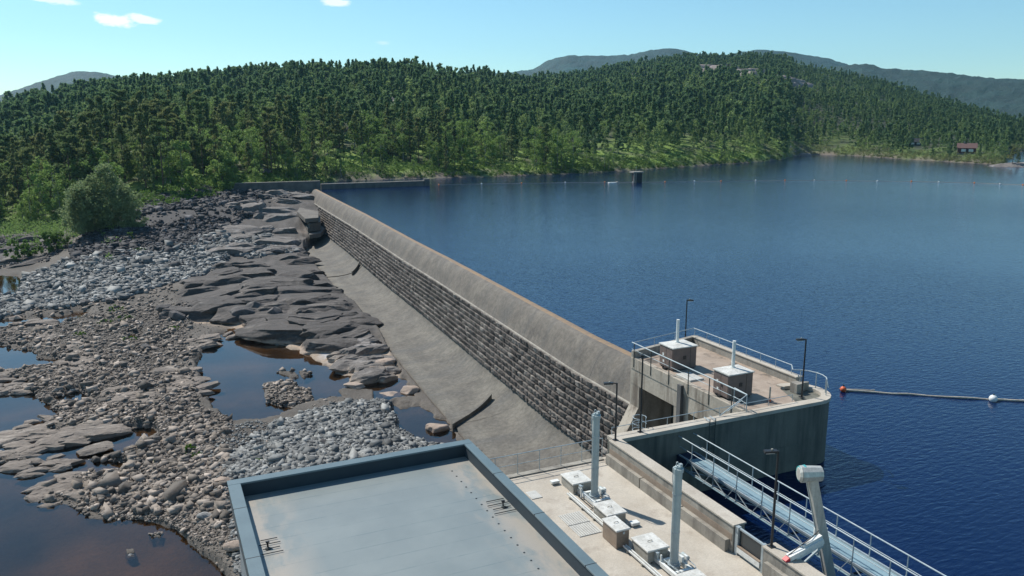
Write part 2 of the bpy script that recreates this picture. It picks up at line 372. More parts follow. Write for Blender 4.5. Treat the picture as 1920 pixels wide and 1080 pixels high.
# natural pools (outline traced at the water line)
POOLS=[[(376,650),(398,622),(440,614),(480,618),(505,632),(560,656),(640,694),(700,704),(762,706),(774,738),(700,748),(640,737),(600,742),(560,756),(520,772),(440,786),(398,758),(372,700)],
[(728,752),(790,756),(850,806),(862,838),(800,830),(748,798)],
[(-200,512),(38,514),(50,528),(28,552),(-200,566)],[(-200,602),(60,594),(158,572),(170,582),(90,606),(-200,628)],[(-200,664),(72,656),(74,672),(-200,700)],
[(-200,742),(34,742),(44,752),(-200,760)],[(-200,798),(20,800),(60,790),(96,804),(180,796),(290,792),(292,806),(226,834),(240,846),(150,856),(90,876),(64,880),(40,846),(-200,850)],[(56,762),(92,770),(98,782),(60,776)],
[(-200,866),(6,866),(24,900),(46,942),(130,950),(172,974),(250,972),(326,985),(372,1030),(424,1056),(440,1100),(440,1300),(-200,1300)],
[(240,618),(268,616),(276,626),(244,630)],[(370,722),(396,712),(404,730),(380,738)],[(-60,706),(30,702),(58,716),(20,728),(-60,728)],[(96,738),(150,728),(168,742),(112,752)],[(-60,884),(30,900),(60,948),(150,960),(-60,990)],[(180,868),(236,856),(250,866),(196,884)],[(60,664),(130,668),(120,680),(70,678)],[(-60,734),(56,736),(112,766),(70,800),(-60,800)],[(-60,638),(64,652),(84,680),(-60,700)],[(-60,872),(60,862),(80,846),(160,852),(232,858),(206,884),(150,882),(92,902),(62,944),(-60,930)],[(140,798),(290,790),(300,812),(236,838),(150,836)]]
ISL=[[(492,716),(540,708),(582,724),(590,742),(548,752),(500,744)],[(520,690),(545,688),(560,700),(540,702)],[(556,687),(582,694),(566,702)],[(236,1036),(252,1034),(254,1046),(238,1048)],[(285,998),(302,996),(303,1006),(288,1008)],[(635,722),(668,716),(700,724),(700,742),(660,744)]]
BED=[[(330,560),(360,520),(405,500),(430,470),(420,430),(440,380),(500,362),(601,352),(604,430),(584,452),(640,540),(695,590),(750,700),(745,715),(690,706),(640,694),(560,658),(505,632),(440,614),(360,600)],
     [(-200,416),(120,420),(124,450),(90,462),(-200,500)]]
TAN=[[(20,850),(110,800),(205,806),(190,830),(120,860),(150,900),(150,930),(50,956),(60,925),(20,890)],[(300,690),(370,690),(398,730),(370,745),(320,730)],[(30,600),(110,602),(95,640),(10,650)],[(130,640),(170,640),(170,700),(130,695)],[(395,880),(430,870),(440,1000),(410,980),(385,930)],[(350,640),(440,618),(440,630),(380,650)],[(110,790),(200,770),(215,800),(140,805)],[(800,790),(845,805),(838,830),(792,826)],[(0,820),(90,800),(60,850),(0,860)],[(60,950),(140,912),(150,940),(70,958)]]
def ground(x,y,detail=True):
    """height and colour of the terrain"""
    U,d=ud(x,y); zn=near_z(U,d)
    px,py=proj(x,y,zn)
    nx=fbm(x*.35,y*.35,3,11)*9; ny=fbm(x*.35+50,y*.35,3,12)*6
    pxn,pyn=px+nx,py+ny; n5=fbm(x/1.3,y/1.3,3,13); n6=fbm(x/1.3+9,y/1.3,3,14)
    ds=np.interp(U,_su,_sd); zs=np.interp(U,_su,_sz); dr=np.interp(U,RU,RD); zr=np.interp(U,RU,RZ)
    t=(d-ds)/(dr-ds)
    hill=zs+(zr-zs)*np.where(t<1,np.clip(t,0,1)**.95,1)-np.maximum(d-dr,0)*.16
    hn=fbm(x/70.,y/70.,4,3)*9+fbm(x/22.,y/22.,3,5)*2.6
    hill=hill+hn*np.clip(t*3,0,1)*np.clip(1.15-t,0.15,1)+1.3*sm(0,.02,t)*sm(580,620,U)
    under=zs-np.clip((ds-d)*.3,0,7)
    lake=sm(600,625,U)
    xd=x-off(y); west=(xd<37.5)&(y<252)
    nearz=np.where(west|(U<612),zn,np.minimum(under,-0.1))
    k=sm(-8,10,d-ds)*(1-lake)+lake*(d>ds)*(~west)
    z=nearz*(1-k)+hill*k
    bed=np.maximum.reduce([sdf(pxn,pyn,b) for b in BED]); wb=sm(-6,8,bed)
    tan=np.maximum.reduce([sdf(pxn,pyn,b) for b in TAN]); wt=sm(-4,5,tan)
    wn=(1-k)*(west|(U<612))
    # bedrock: whale-backs elongated across the valley with steep lee ledges
    a=.32; xr=x*math.cos(a)+y*math.sin(a); yr=-x*math.sin(a)+y*math.cos(a)
    wx=fbm(xr/14.,yr/10.,2,21,.35)*4; wy=fbm(xr/14.+30,yr/10.,2,22,.35)*2.4
    i1,a1,b1,cx1,cy1=vor((xr+wx)/17.,(yr+wy)/6.5,31)
    i2,a2,b2,cx2,cy2=vor((xr+wx*.8)/7.,(yr+wy*.8)/2.1,32)
    i3,a3,b3,cx3,cy3=vor((xr+wx*.5)/2.0,(yr+wy*.5)/.9,33)
    dist=np.clip((d-80)/120,0,1); m2=sm(.35,.6,vn(xr/8.,yr/6.,26)); m3=sm(.5,.75,vn(xr/5.,yr/4.,27))
    rockh=-.35+fbm(x/9.,y/7.,3,29)*.6
    z=z+wn*wb*rockh
    z=z+wn*(1-wb)*(fbm(x/4.,y/4.,4,31)*.22*(1-wt)+fbm(x/1.2,y/1.2,2,33)*.1)
    z=z+wn*wt*(1-wb)*(fbm(x/3.,y/2.,3,43)*.25+.02)
    pool=np.maximum.reduce([sdf(px+nx*.9+n5*7,py+ny*.8+n6*4,b) for b in POOLS])
    isl=np.maximum.reduce([sdf(pxn,pyn,b) for b in ISL])
    z0=np.maximum(z,-9.93); z0=np.where(isl>-6,np.minimum(z0,-9.72+.1*n5),z0)
    inside=sm(-5,4,pool)*(1-sm(-4,2,isl))
    zz=z0*(1-inside)+(-10.25-.35*sm(2,40,pool)+fbm(x/3,y/3,3,51)*.12)*inside
    z=np.where((wn>.5),zz,z)
    stp=sm(-3,3,sdf(px,py,[(556,386),(604,388),(614,428),(606,446),(570,442)])); z=np.where(wn>.5,z*(1-stp)+(zn-.5)*stp,z)
    toe=26.05+1.0*sm(98,118,y)*sm(140,128,y)+7*sm(188,212,y)
    z=np.where(west&(xd>toe)&(y<216),np.minimum(z,-9.9-.5*sm(0,1,xd-toe)),z)
    # colours
    n1=fbm(x/5.,y/5.,4,61)[...,None]; n2=fbm(xr/2.5,yr/.6,3,62)[...,None]
    C=lambda *c: np.array(c)
    grav=C(.1,.086,.072)*(1+.5*n1)
    rock=np.clip(C(.08,.07,.063)*(1+.35*n1+.5*n2),.03,1)
    pale=sm(.05,.5,fbm(x/9.,y/5.,3,64))[...,None]*sm(470,430,py)[...,None]
    rock=rock*(1-pale)+C(.24,.2,.175)*pale
    wl=sm(-9.35,-9.7,z+fbm(x/2,y/2,3,65)*.35)[...,None]*sm(560,610,py)[...,None]
    rock=rock*(1-wl)+C(.36,.28,.21)*(1+.3*n1)*wl
    bl=(sm(30,8,np.hypot((px-628+nx*1.5)/1.3,py-655+ny*1.5))*sm(-.3,.3,fbm(xr/1.5,yr/.5,3,66)))[...,None]
    rock=rock*(1-bl)+C(.4,.4,.41)*bl
    c=grav*(1-wb[...,None])+rock*wb[...,None]
    wt=wt*sm(-.1,.3,fbm(x/3.,y/2.,3,67)); c=c*(1-wt[...,None])+C(.19,.16,.135)*(1+.4*n1+.3*n2)*wt[...,None]
    # dark blasted embankment
    em=sm(0,18,sdf(pxn,pyn,[(120,480),(150,430),(240,395),(380,372),(470,362),(440,400),(430,440),(340,470),(240,485)]))[...,None]
    c=c*(1-em)+C(.075,.068,.065)*em
    mud=sm(-10.0,-10.4,z)[...,None]; c=c*(1-mud)+(C(.13,.09,.055)*(1+.8*n1))*mud
    g1=fbm(x/9.,y/9.,4,71); gr=sm(-.1,.25,g1+.25*(1-np.clip((d-ds)/120,0,1)))[...,None]
    grass=C(.13,.2,.025)*(1-gr)*.0+C(.15,.235,.03)*gr+C(.07,.085,.03)*(1-gr)
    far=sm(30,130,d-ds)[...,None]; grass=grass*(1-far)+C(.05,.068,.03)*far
    for (cu,cdn,ru,rd) in OUTC:
        q=np.hypot((U-cu)/ru,(d-cdn)/rd)+fbm(x/14.,y/14.,3,75)*.6; w=sm(1.35,1.0,q)[...,None]
        grass=grass*(1-w)+C(.3,.235,.205)*(1+.4*n1)*w
    rs=sm(1480,1520,U)[...,None]; grass=grass*(1-.5*rs)
    shr=(sm(9,1,d-ds+fbm(x/6.,y/6.,3,77)*8)*(U>620))[...,None]; grass=grass*(1-shr)+C(.15,.12,.09)*shr
    kk=k[...,None]; c=c*(1-kk)+grass*kk
    ridge=sm(10,20,zn*0+ (pyn*0))[...,None]
    return z,np.clip(c,.01,.9)
OUTC=[(1335,960,40,60),(1405,900,45,50),(1470,860,30,40),(1210,900,30,30),(455,540,22,28),(330,520,20,20),(640,400,18,14),(1535,520,40,18),(1580,500,30,12),(1640,470,20,10),(1760,400,26,8),(1700,430,30,8),(1815,405,24,8),(740,480,16,20),(900,560,24,30)]
if 1:
    us=np.concatenate([np.arange(-420,-60,14),np.arange(-60,900,2.1),np.arange(900,2420,11)])
    rows=[]; v=1330.
    while v>0:
        h=30.5; a=h/math.tan(max(1e-3,p_+math.atan((v-540)/f_))); 
        if a>250: break
        rows.append(a); v-=2.1
    d=250.
    while d<1900: rows.append(d); d*=1.016
    rows=np.array([20.]+rows)
    UU,DD=np.meshgrid(us,rows); X,Y=ud2xy(UU,DD)
    Z,CC=ground(X,Y)
    nr,nc=UU.shape; idx=np.arange(nr*nc).reshape(nr,nc)
    Fq=np.stack([idx[:-1,:-1],idx[:-1,1:],idx[1:,1:],idx[1:,:-1]],-1).reshape(-1,4)
    gm,t,bs=newmat('ground_surface'); a=N(t,'ShaderNodeVertexColor',layer_name='col'); g=N(t,'ShaderNodeNewGeometry').outputs['Position']
    fn=noise(t,g,3.2,5,.75,.2,.8); k=N(t,'ShaderNodeMapRange'); t.links.new(fn,k.inputs[0]); k.inputs[3].default_value=.62; k.inputs[4].default_value=1.4
    t.links.new(mixc(t,1.,a.outputs[0],k.outputs[0],'MULTIPLY'),bs.inputs['Base Color']); bs.inputs['Roughness'].default_value=.9
    bump(t,bs,fn,.9,.12)
    me=mesh_np('ground',np.stack([X,Y,Z],-1).reshape(-1,3),Fq,gm,False)
    setcol(me,'col',CC.reshape(-1,3)); link('ground',me,kind='structure')
def gz(x,y):
    z,_=ground(np.atleast_1d(np.asarray(x,float)),np.atleast_1d(np.asarray(y,float))); return z
def onground(u,v,z=-9):
    for _ in range(6):
        q=atz(u,v,z); z=float(gz(q[0],q[1])[0])
    return (q[0],q[1],z)

# ------------------------------------------------------------------ far hills
def hillring(name,tab,d0,d1,seed,col,label):
    us=np.arange(-450,2500,7.); ds=np.linspace(d0*.55,d1,60)
    UU,DD=np.meshgrid(us,ds); X,Y=ud2xy(UU,DD)
    zr=H_+d0*(225-np.interp(UU,[a for a,b in tab],[b for a,b in tab]))/F_
    t=(DD-d0*.55)/(d0*.45)
    Z=np.where(t<1,-20+(zr+20)*sm(-.2,1,t),zr-(DD-d0)*.3)+(fbm(X/260,Y/260,3,seed)*18)*np.clip(1-np.abs(t-.55)*2,0,1)
    Z=Z+fbm(X/13,Y/13,3,seed+5)*5
    nr,nc=UU.shape; idx=np.arange(nr*nc).reshape(nr,nc)
    Fq=np.stack([idx[:-1,:-1],idx[:-1,1:],idx[1:,1:],idx[1:,:-1]],-1).reshape(-1,4)
    m=surf(name+'_forest',col,tuple(c*.6 for c in col),.02,c3=tuple(c*1.5 for c in col),s3=.006,b=.8,bd=6,fs=.08,fine=.3)
    link(name,mesh_np(name,np.stack([X,Y,Z],-1).reshape(-1,3),Fq,m,True),kind='structure',label=label)
hillring('hills',[(-450,230),(-60,205),(0,189),(60,173),(110,158),(150,149),(190,148),(240,154),(300,168),(450,190),(850,170),(905,143),(960,141),(1000,136),(1030,119),(1060,112),(1100,114),(1180,113),(1210,106),(1250,102),(1280,107),(1330,120),(1380,111),(1420,107),(1480,112),(1540,122),(1575,132),(1640,160),(1800,200),(2500,220)],2700,3300,90,(.01,.055,.05),'blue green wooded mountains on the horizon')
hillring('hills',[(-450,260),(1400,240),(1500,190),(1550,142),(1585,136),(1620,137),(1650,143),(1750,150),(1800,156),(1860,162),(1920,163),(2100,170),(2500,190)],1900,2300,95,(.01,.05,.042),'dark wooded ridge on the right behind the near hill')

# ------------------------------------------------------------------ water
def watermat(name,base,sc,bst,rough,ior=1.45,stretch=(1,1,1),rot=0):
    m,t,bs=newmat(name); g=N(t,'ShaderNodeNewGeometry').outputs['Position']
    mp=N(t,'ShaderNodeMapping'); mp.inputs['Rotation'].default_value=(0,0,rot); mp.inputs['Scale'].default_value=stretch; t.links.new(g,mp.inputs[0])
    n1=N(t,'ShaderNodeTexNoise'); n1.inputs['Scale'].default_value=sc; n1.inputs['Detail'].default_value=3; n1.inputs['Roughness'].default_value=.5; n1.inputs['Distortion'].default_value=.4
    t.links.new(mp.outputs[0],n1.inputs['Vector'])
    pn=noise(t,g,.012,3,.5,.35,.65)
    k=N(t,'ShaderNodeMapRange'); t.links.new(pn,k.inputs[0]); k.inputs[3].default_value=.6*bst; k.inputs[4].default_value=bst
    b=N(t,'ShaderNodeBump'); b.inputs['Distance'].default_value=.12; t.links.new(k.outputs[0],b.inputs['Strength']); t.links.new(n1.outputs[0],b.inputs['Height']); t.links.new(b.outputs[0],bs.inputs['Normal'])
    bs.inputs['Specular Tint'].default_value=(.3,.62,1,1); bs.inputs['Base Color'].default_value=(*base,1); bs.inputs['Roughness'].default_value=rough; bs.inputs['IOR'].default_value=ior
    return m
lk=[(21.8,-80),(21.8,34.8),(37.5,34.8),(37.5,47.4),(38.8,49),(38.8,65)]+[(38.8+float(off(y)),y) for y in (78,90,112,133,155,178,200,225,249)]+[(47.6,251),(47.6,340),(300,900),(2600,1500),(2600,-80)]
me=MB(); me.add([(x,y,0) for x,y in lk],[tuple(range(len(lk)))]); link('lake',me.mesh('lake',watermat('lake_water',(.001,.008,.042),2.4,.6,.09,stretch=(.55,1.3,1),rot=-.35)),kind='structure')
rv=[(-400,10),(27,10),(27,65)]+[(27+float(off(y)),y) for y in (90,112,133,178,225)]+[(30,330),(-400,330)]
me=MB(); me.add([(x,y,-10) for x,y in rv],[tuple(range(len(rv)))]); 
def rivermat():
    m,t,bs=newmat('river_water'); t.nodes.remove(bs); g=N(t,'ShaderNodeNewGeometry').outputs['Position']
    n1=N(t,'ShaderNodeTexNoise'); n1.inputs['Scale'].default_value=1.3; n1.inputs['Detail'].default_value=3; t.links.new(g,n1.inputs['Vector'])
    b=N(t,'ShaderNodeBump'); b.inputs['Distance'].default_value=.05; b.inputs['Strength'].default_value=.1; t.links.new(n1.outputs[0],b.inputs['Height'])
    fr=N(t,'ShaderNodeFresnel'); fr.inputs[0].default_value=1.48; t.links.new(b.outputs[0],fr.inputs['Normal'])
    tr=N(t,'ShaderNodeBsdfTransparent'); t.links.new(mixc(t,noise(t,g,.12,3,.5,.4,.62),(.62,.5,.36),(.34,.29,.22)),tr.inputs[0])
    gl=N(t,'ShaderNodeBsdfGlossy'); gl.inputs['Roughness'].default_value=.03; gl.inputs['Color'].default_value=(1,1,1,1); t.links.new(b.outputs[0],gl.inputs['Normal'])
    mx=N(t,'ShaderNodeMixShader'); t.links.new(fr.outputs[0],mx.inputs[0]); t.links.new(tr.outputs[0],mx.inputs[1]); t.links.new(gl.outputs[0],mx.inputs[2]); t.links.new(mx.outputs[0],t.nodes['Material Output'].inputs[0]); return m
link('river',me.mesh('river',rivermat()),kind='structure')
#%%NEXT
def stonemat(name,a,b,c):
    m,t,bs=newmat(name); at=N(t,'ShaderNodeAttribute',attribute_name='tint'); g=N(t,'ShaderNodeNewGeometry').outputs['Position']
    r=N(t,'ShaderNodeValToRGB'); cr=r.color_ramp; cr.elements[0].color=(*a,1); cr.elements[1].color=(*c,1); e=cr.elements.new(.5); e.color=(*b,1)
    t.links.new(at.outputs['Fac'],r.inputs[0]); fn=noise(t,g,4,3,.7,.2,.8); k=N(t,'ShaderNodeMapRange'); t.links.new(fn,k.inputs[0]); k.inputs[3].default_value=.75; k.inputs[4].default_value=1.25
    t.links.new(mixc(t,1.,r.outputs[0],k.outputs[0],'MULTIPLY'),bs.inputs['Base Color']); bs.inputs['Roughness'].default_value=.88; bump(t,bs,fn,.5,.05)
    return m
SM={'grey':stonemat('blasted_stone',(.085,.088,.088),(.165,.168,.163),(.31,.31,.295)),'brown':stonemat('river_stone',(.08,.067,.056),(.19,.158,.13),(.37,.31,.26)),'dark':stonemat('dark_stone',(.018,.018,.02),(.045,.043,.045),(.12,.115,.12)),'course':stonemat('masonry_stone',(.055,.047,.042),(.13,.113,.1),(.27,.243,.215))}
# ------------------------------------------------------------------ dam
dam=thing('dam','long overflow dam of rough stone courses with rounded grey concrete crest holding back the lake','dam',(30,120,-10))
def sweep(prof,ys,jit=0,seed=0):
    P=np.array(prof,float); X=P[None,:,0]+off(ys)[:,None]; Z=np.repeat(P[None,:,1],len(ys),0); Y=np.repeat(ys[:,None],len(P),1)
    if jit: Z=Z+fbm(X/3,Y/6,3,seed)*jit
    nr,nc=X.shape; idx=np.arange(nr*nc).reshape(nr,nc)
    Fq=np.stack([idx[:-1,:-1],idx[1:,:-1],idx[1:,1:],idx[:-1,1:]],-1).reshape(-1,4)
    return np.stack([X,Y,Z],-1).reshape(-1,3),Fq
def part_np(name,v,f,mat,parent,smooth=False):
    return link(name,mesh_np(name,v,f,M[mat] if isinstance(mat,str) else mat,smooth),parent)
ysd=np.arange(47.2,249.5,1.3)
crest=[(38.05,.27),(37.75,.17),(37.4,-.15),(37.05,-.6),(36.7,-1.15),(36.4,-1.75),(36.15,-2.4),(36.0,-2.62)]
v,fq=sweep(crest,ysd,.05,3); part_np('crest_slope',v,fq,'crest',dam,True)
edge=[(41,-6),(40.0,-2),(39.5,-.5),(39.15,.05),(38.85,.25),(38.45,.32),(38.05,.27)]
v,fq=sweep(edge,ysd,.03,3); part_np('crest_edge',v,fq,'crest_edge',dam,True)
# vertical construction joints of the crest
for i,y in enumerate((62,76,92,108,126,146,168,192,216)):
    m=MB(); pr=[(x,z+.015) for x,z in crest]
    for a,b in zip(pr[:-1],pr[1:]): m.add([(a[0]+float(off(y)),y,a[1]),(b[0]+float(off(y)),y,b[1]),(b[0]+float(off(y)),y+.07,b[1]),(a[0]+float(off(y)),y+.07,a[1])],[(0,1,2,3)])
    part('joint',m,'mortar',dam)
# thin ledge over the masonry
v,fq=sweep([(36.0,-2.62),(35.85,-2.62),(35.85,-2.8)],ysd); part_np('ledge',v,fq,'concrete',dam)
# masonry face: every stone is a rough cushion standing off the joint
mt=np.array((35.9,-2.75)); mb_=np.array((33.6,-7.6)); NR=10
nrm=np.array((-(mt[1]-mb_[1]),(mt[0]-mb_[0]))); nrm/=np.linalg.norm(nrm); nrm=-nrm if nrm[0]>0 else nrm
V=[];Q=[];nb=0;TI=[]
for r in range(NR):
    y=47.5-rng.random()
    s0=r/NR; s1=(r+1)/NR
    while y<226:
        w=rng.uniform(.6,1.15); y1=y+w
        yend=226-(s0)*14
        if y>yend: break
        n=5 if y<140 else 3
        g=np.array((0,.05,.28,.52,.76,.95,1.)) if y<140 else np.array((0,.06,.5,.94,1.)); n=len(g); a,b=np.meshgrid(g,g)      # a: along Y, b: down
        ss=s0+(s1-s0)*(b*.95+.025); yy=y+w*(a*.965+.017)
        bul=rng.uniform(.2,.42); ta,tb=rng.normal(0,.2),rng.normal(.0,.16); TI+= [min(1,max(0,rng.normal(.42,.24)))]*(n*n)
        inner=np.minimum(np.minimum(a,1-a),np.minimum(b,1-b))>0
        h=np.where(inner,.1+bul*(1-b)*1.05+rng.normal(0,.06,a.shape)+ta*.45*(a-.5)+.05*np.sin(math.pi*a),.0)
        cx=mt[0]+(mb_[0]-mt[0])*ss+nrm[0]*h; cz=mt[1]+(mb_[1]-mt[1])*ss+nrm[1]*h
        V.append(np.stack([cx+off(yy),yy+rng.normal(0,.02,a.shape)*inner,cz],-1).reshape(-1,3))
        ix=np.arange(n*n).reshape(n,n)+nb; Q.append(np.stack([ix[:-1,:-1],ix[1:,:-1],ix[1:,1:],ix[:-1,1:]],-1).reshape(-1,4)); nb+=n*n
        y=y1
so_=part_np('stone_courses',np.concatenate(V),np.concatenate(Q),SM['course'],dam); settint(so_.data,TI)
v,fq=sweep([tuple(mt+nrm*.02),tuple(mb_+nrm*.02)],np.arange(47.45,228,2.)); part_np('mortar_backing',v,fq,'mortar',dam)
# apron of wide concrete panels; the near stretch lies a little lower
ap=[(33.75,-7.35),(33.5,-7.75),(32.9,-8.3),(32.2,-8.72),(31.2,-9.08),(30,-9.3),(28.6,-9.42),(26.2,-9.45),(26.2,-11.5)]
v,fq=sweep(ap,np.arange(157,215,1.5),.05,8); part_np('apron',v,fq,'apron',dam)
v,fq=sweep([(x,z-.12) for x,z in ap],np.arange(73.,157.1,1.5),.05,8); part_np('apron',v,fq,'apron',dam)
v,fq=sweep([(x,z-.14) for x,z in ap],np.arange(33.,74.1,1.),.04,8); part_np('apron',v,fq,'apron',dam)
def sill(x0,y0,x1,y1,h,w,oo):
    m=MB(); P=[]
    for k in range(9):
        t=k/8; x=x0+(x1-x0)*t; y=y0+(y1-y0)*t; z=float(np.interp(x,[26.2,28.6,30,31.2,32.2,32.9,33.5],[-9.45,-9.42,-9.3,-9.08,-8.72,-8.3,-7.75])); P.append((x+oo,y,z))
    for a,b in zip(P[:-1],P[1:]):
        m.add([(a[0],a[1],a[2]-.6),(b[0],b[1],b[2]-.6),(b[0],b[1]+w,b[2]-.6),(a[0],a[1]+w,a[2]-.6),(a[0],a[1],a[2]+h),(b[0],b[1],b[2]+h),(b[0],b[1]+w,b[2]+h),(a[0],a[1]+w,a[2]+h)],[(0,1,5,4),(1,2,6,5),(2,3,7,6),(3,0,4,7),(4,5,6,7)])
    part('dividing_sill',m,'apron',dam)
sill(26.15,72.2,32.4,76.8,.28,.3,0); sill(31.0,155.0,33.4,158.5,.7,.6,float(off(157)))
# stepped slabs that end the masonry at the far abutment
st=thing('concrete_steps','flight of four big grey concrete steps where the masonry of the dam meets the bedrock','steps',(38,220,-5))
for (pts,zt) in (([(557,396),(562,389),(596,396),(597,408),(572,410)],-2.6),([(575,412),(600,405),(601,416),(580,420)],-3.9),([(573,423),(600,414),(601,424),(577,428)],-4.9),([(577,430),(604,421),(610,428),(601,437),(580,440)],-6.1)):
    P=[atz(u,vv,zt)[:2] for u,vv in pts]; cen=np.mean(P,0)
    part('step',MB().prism(P[::-1],zt-1.0,zt),'crest',st)
# ------------------------------------------------------------------ far abutment walls
def wall(name,label,pts,z0,z1,th,mat='dark_concrete',cop=None):
    w=thing(name,label,'wall',(pts[0][0],pts[0][1],z0))
    a=np.array(pts[0]);b=np.array(pts[1]); d=(b-a)/np.linalg.norm(b-a); n=np.array((-d[1],d[0]))*th
    P=[a,b,b+n,a+n]; part('wall_body',MB().prism([tuple(q) for q in P],z0,z1),mat,w)
    n2=n/th*.08; P=[a-n2-d*.05,b-n2+d*.05,b+n+n2+d*.05,a+n+n2-d*.05]; part('coping',MB().prism([tuple(q) for q in P],z1,z1+.16),cop or mat,w)
    return w
M['dark_concrete']=surf('dark_concrete',(.13,.125,.12),(.075,.075,.075),.4,c3=(.05,.05,.05),s3=.5,st3=(1,1,.2))
M['timber_cop']=surf('wall_coping',(.3,.27,.24),(.2,.18,.16),.8)
w=wall('abutment_wall','dark concrete wall ending the dam on the rock, taller of the two far walls',[(23.2,250.8),(48.4,249.8)],-1.5,2.55,.9,cop='timber_cop')
w=wall('abutment_wall','low brownish wall standing in the lake to the right of the dam end',[(48.9,250.6),(83.6,250.6)],-2,1.5,.9,cop='timber_cop')
part('end_block',MB().box(82.2,84,250.3,252,-2,2.2),'dark_concrete',w)
# ------------------------------------------------------------------ powerhouse
ph=thing('powerhouse','building with a flat blue grey roof framed by a raised dark rim in the foreground','powerhouse',(8,20,-9))
part('wall',MB().prism([(2.4,35.1),(2.4,8),(13.35,8),(13.35,35.1)],-9.8,4.29),'wallb',ph)
rx0,rx1,ry0,ry1=2.15,13.6,7.5,35.3
part('roof_membrane',MB().add([(rx0+.3,ry0,4.62),(rx1-.2,ry0,4.62),(rx1-.2,ry1-.3,4.62),(rx0+.3,ry1-.3,4.62)],[(0,1,2,3)]),'roof',ph)
cw=.44
def rim(m,x0,x1,y0,y1): m.box(x0,x1,y0,y1,4.3,5.26)
ro=part('roof_rim',MB().box(rx0,rx0+cw,ry0,ry1-cw,4.3,5.22),'coping',ph)
part('roof_rim',MB().box(rx1-.36,rx1,ry0,ry1-cw,4.3,5.22),'coping',ph)
part('roof_rim',MB().box(rx0,rx1,ry1-cw,ry1,4.3,5.22),'coping',ph)
for a in ((rx0-.05,rx0+cw+.04,ry0,ry1-cw-.04),(rx1-.4,rx1+.05,ry0,ry1-cw-.04),(rx0-.05,rx1+.05,ry1-cw-.04,ry1+.05)):
    part('rim_cap',MB().box(*a,5.223,5.30,.015),'rimcap',ph)
for k in range(6):   # cap joints
    y=ry1-4.2-k*4.2; part('cap_joint',MB().box(rx1-.41,rx1+.06,y,y+.03,5.215,5.306),'black',ph); part('cap_joint',MB().box(rx0-.06,rx0+cw+.05,y+1.3,y+1.33,5.215,5.306),'black',ph)
def heat(x0,x1,y0,y1):
    g=thing('drain_grating','four thin dark bars and a small stub over the roof drain beside the '+('right' if x0>8 else 'left')+' rim','roof drain',(x0,y0,4.62))
    for i in range(4):
        y=y0+(y1-y0)*i/3; part('bar',MB().tube((x0+.1*(i%2),y,4.68),(x1-.07*(i%2),y,4.68),.018,n=6),'black',g)
    xm=(x0+x1)/2+(.15 if x0>8 else -.1); part('stub',MB().tube((xm,(y0+y1)/2,4.62),(xm,(y0+y1)/2,4.84),.035).box(xm-.07,xm+.07,(y0+y1)/2-.05,(y0+y1)/2+.05,4.84,4.9),'black',g)
    part('drain_mouth',MB().tube((xm,(y0+y1)/2-.1,4.622),(xm,(y0+y1)/2-.1,4.65),.12,n=14),'gatedark',g)
heat(12.2,13.2,28.7,29.85); heat(2.78,3.6,29.4,30.5)
for k in range(26):
    y=33.5-k*.62; part('roof_clip',MB().box(12.03,12.1,y,y+.06,4.622,4.64),'coping',ph)
# ------------------------------------------------------------------ intake deck
dk=thing('intake_deck','pale concrete deck beside the powerhouse, carrying the cylinders and white boxes','deck',(17,20,-9))
part('slab',MB().box(13.62,22.0,4,35.22,1.9,2.95),'concrete_light',dk)
part('substructure',MB().box(13.64,21.95,4.1,34.9,-10.5,1.898),'concrete',dk)
part('edge_kerb',MB().box(13.66,21.28,34.86,35.2,2.952,3.02),'concrete',dk)
pw=thing('parapet_wall','thick concrete parapet between deck and dark intake water, running from the corner lamp to the glass panel','wall',(21.6,30,2.9))
part('wall_body',MB().box(21.35,21.95,24.4,34.45,2.2,4.18),'concrete',pw)
part('coping',MB().box(21.3,22.0,24.35,34.45,4.183,4.26,.01),'concrete_light',pw)
part('brown_band',MB().box(21.335,21.349,24.45,34.4,3.5,3.8),'boxbrown',pw)
for k in range(3): part('backing_panel',MB().box(21.12,21.345,24.6+k*3.3,24.6+k*3.3+3.22,2.953,3.5),'concrete',pw)
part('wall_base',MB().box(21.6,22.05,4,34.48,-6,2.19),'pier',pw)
p2=thing('parapet_wall','concrete parapet with recessed panels at the bottom edge, in front of the glass panel','wall',(21.6,15,2.9))
part('wall_body',MB().box(21.35,21.95,6,22.55,2.2,4.15),'concrete',p2)
part('coping',MB().box(21.3,22.0,6,22.6,4.153,4.23,.01),'concrete_light',p2)
for k in range(3): part('backing_panel',MB().box(21.15,21.345,20.9-k*1.7,22.3-k*1.7,2.953,3.7),'boxbrown' if k==1 else 'concrete',p2)
gp=thing('glass_panel','dark glazed barrier panel with steel frame closing the gap in the parapet','glass panel',(21.5,23.5,2.95))
part('pane',MB().box(21.5,21.53,22.75,24.2,3.1,4.12),'glass',gp)
part('frame_bar',MB().beam((21.5,22.62,4.16),(21.5,24.33,4.16),.1,.07),'steel',gp); part('frame_bar',MB().beam((21.5,22.62,3.05),(21.5,24.33,3.05),.1,.07),'steel',gp)
part('frame_post',MB().box(21.4,21.58,24.15,24.34,2.95,4.22),'steel',gp); part('frame_post',MB().box(21.4,21.58,22.62,22.74,2.95,4.22),'steel',gp)
part('bottom_board',MB().box(21.36,21.47,22.76,24.14,3.12,3.36),'white',gp); part('edge_strip',MB().box(21.36,21.47,22.76,24.14,3.363,3.42),'boxbrown',gp)
dr=thing('deck_railing','grey two-rail railing along the far edge of the pale deck, above the dam apron','railing',(17.5,35.1,2.95))
rail(dr,[(13.7,35.1,3.02),(21.3,35.1,3.02)],1.1,1.35,.022,'steel',(.5,))
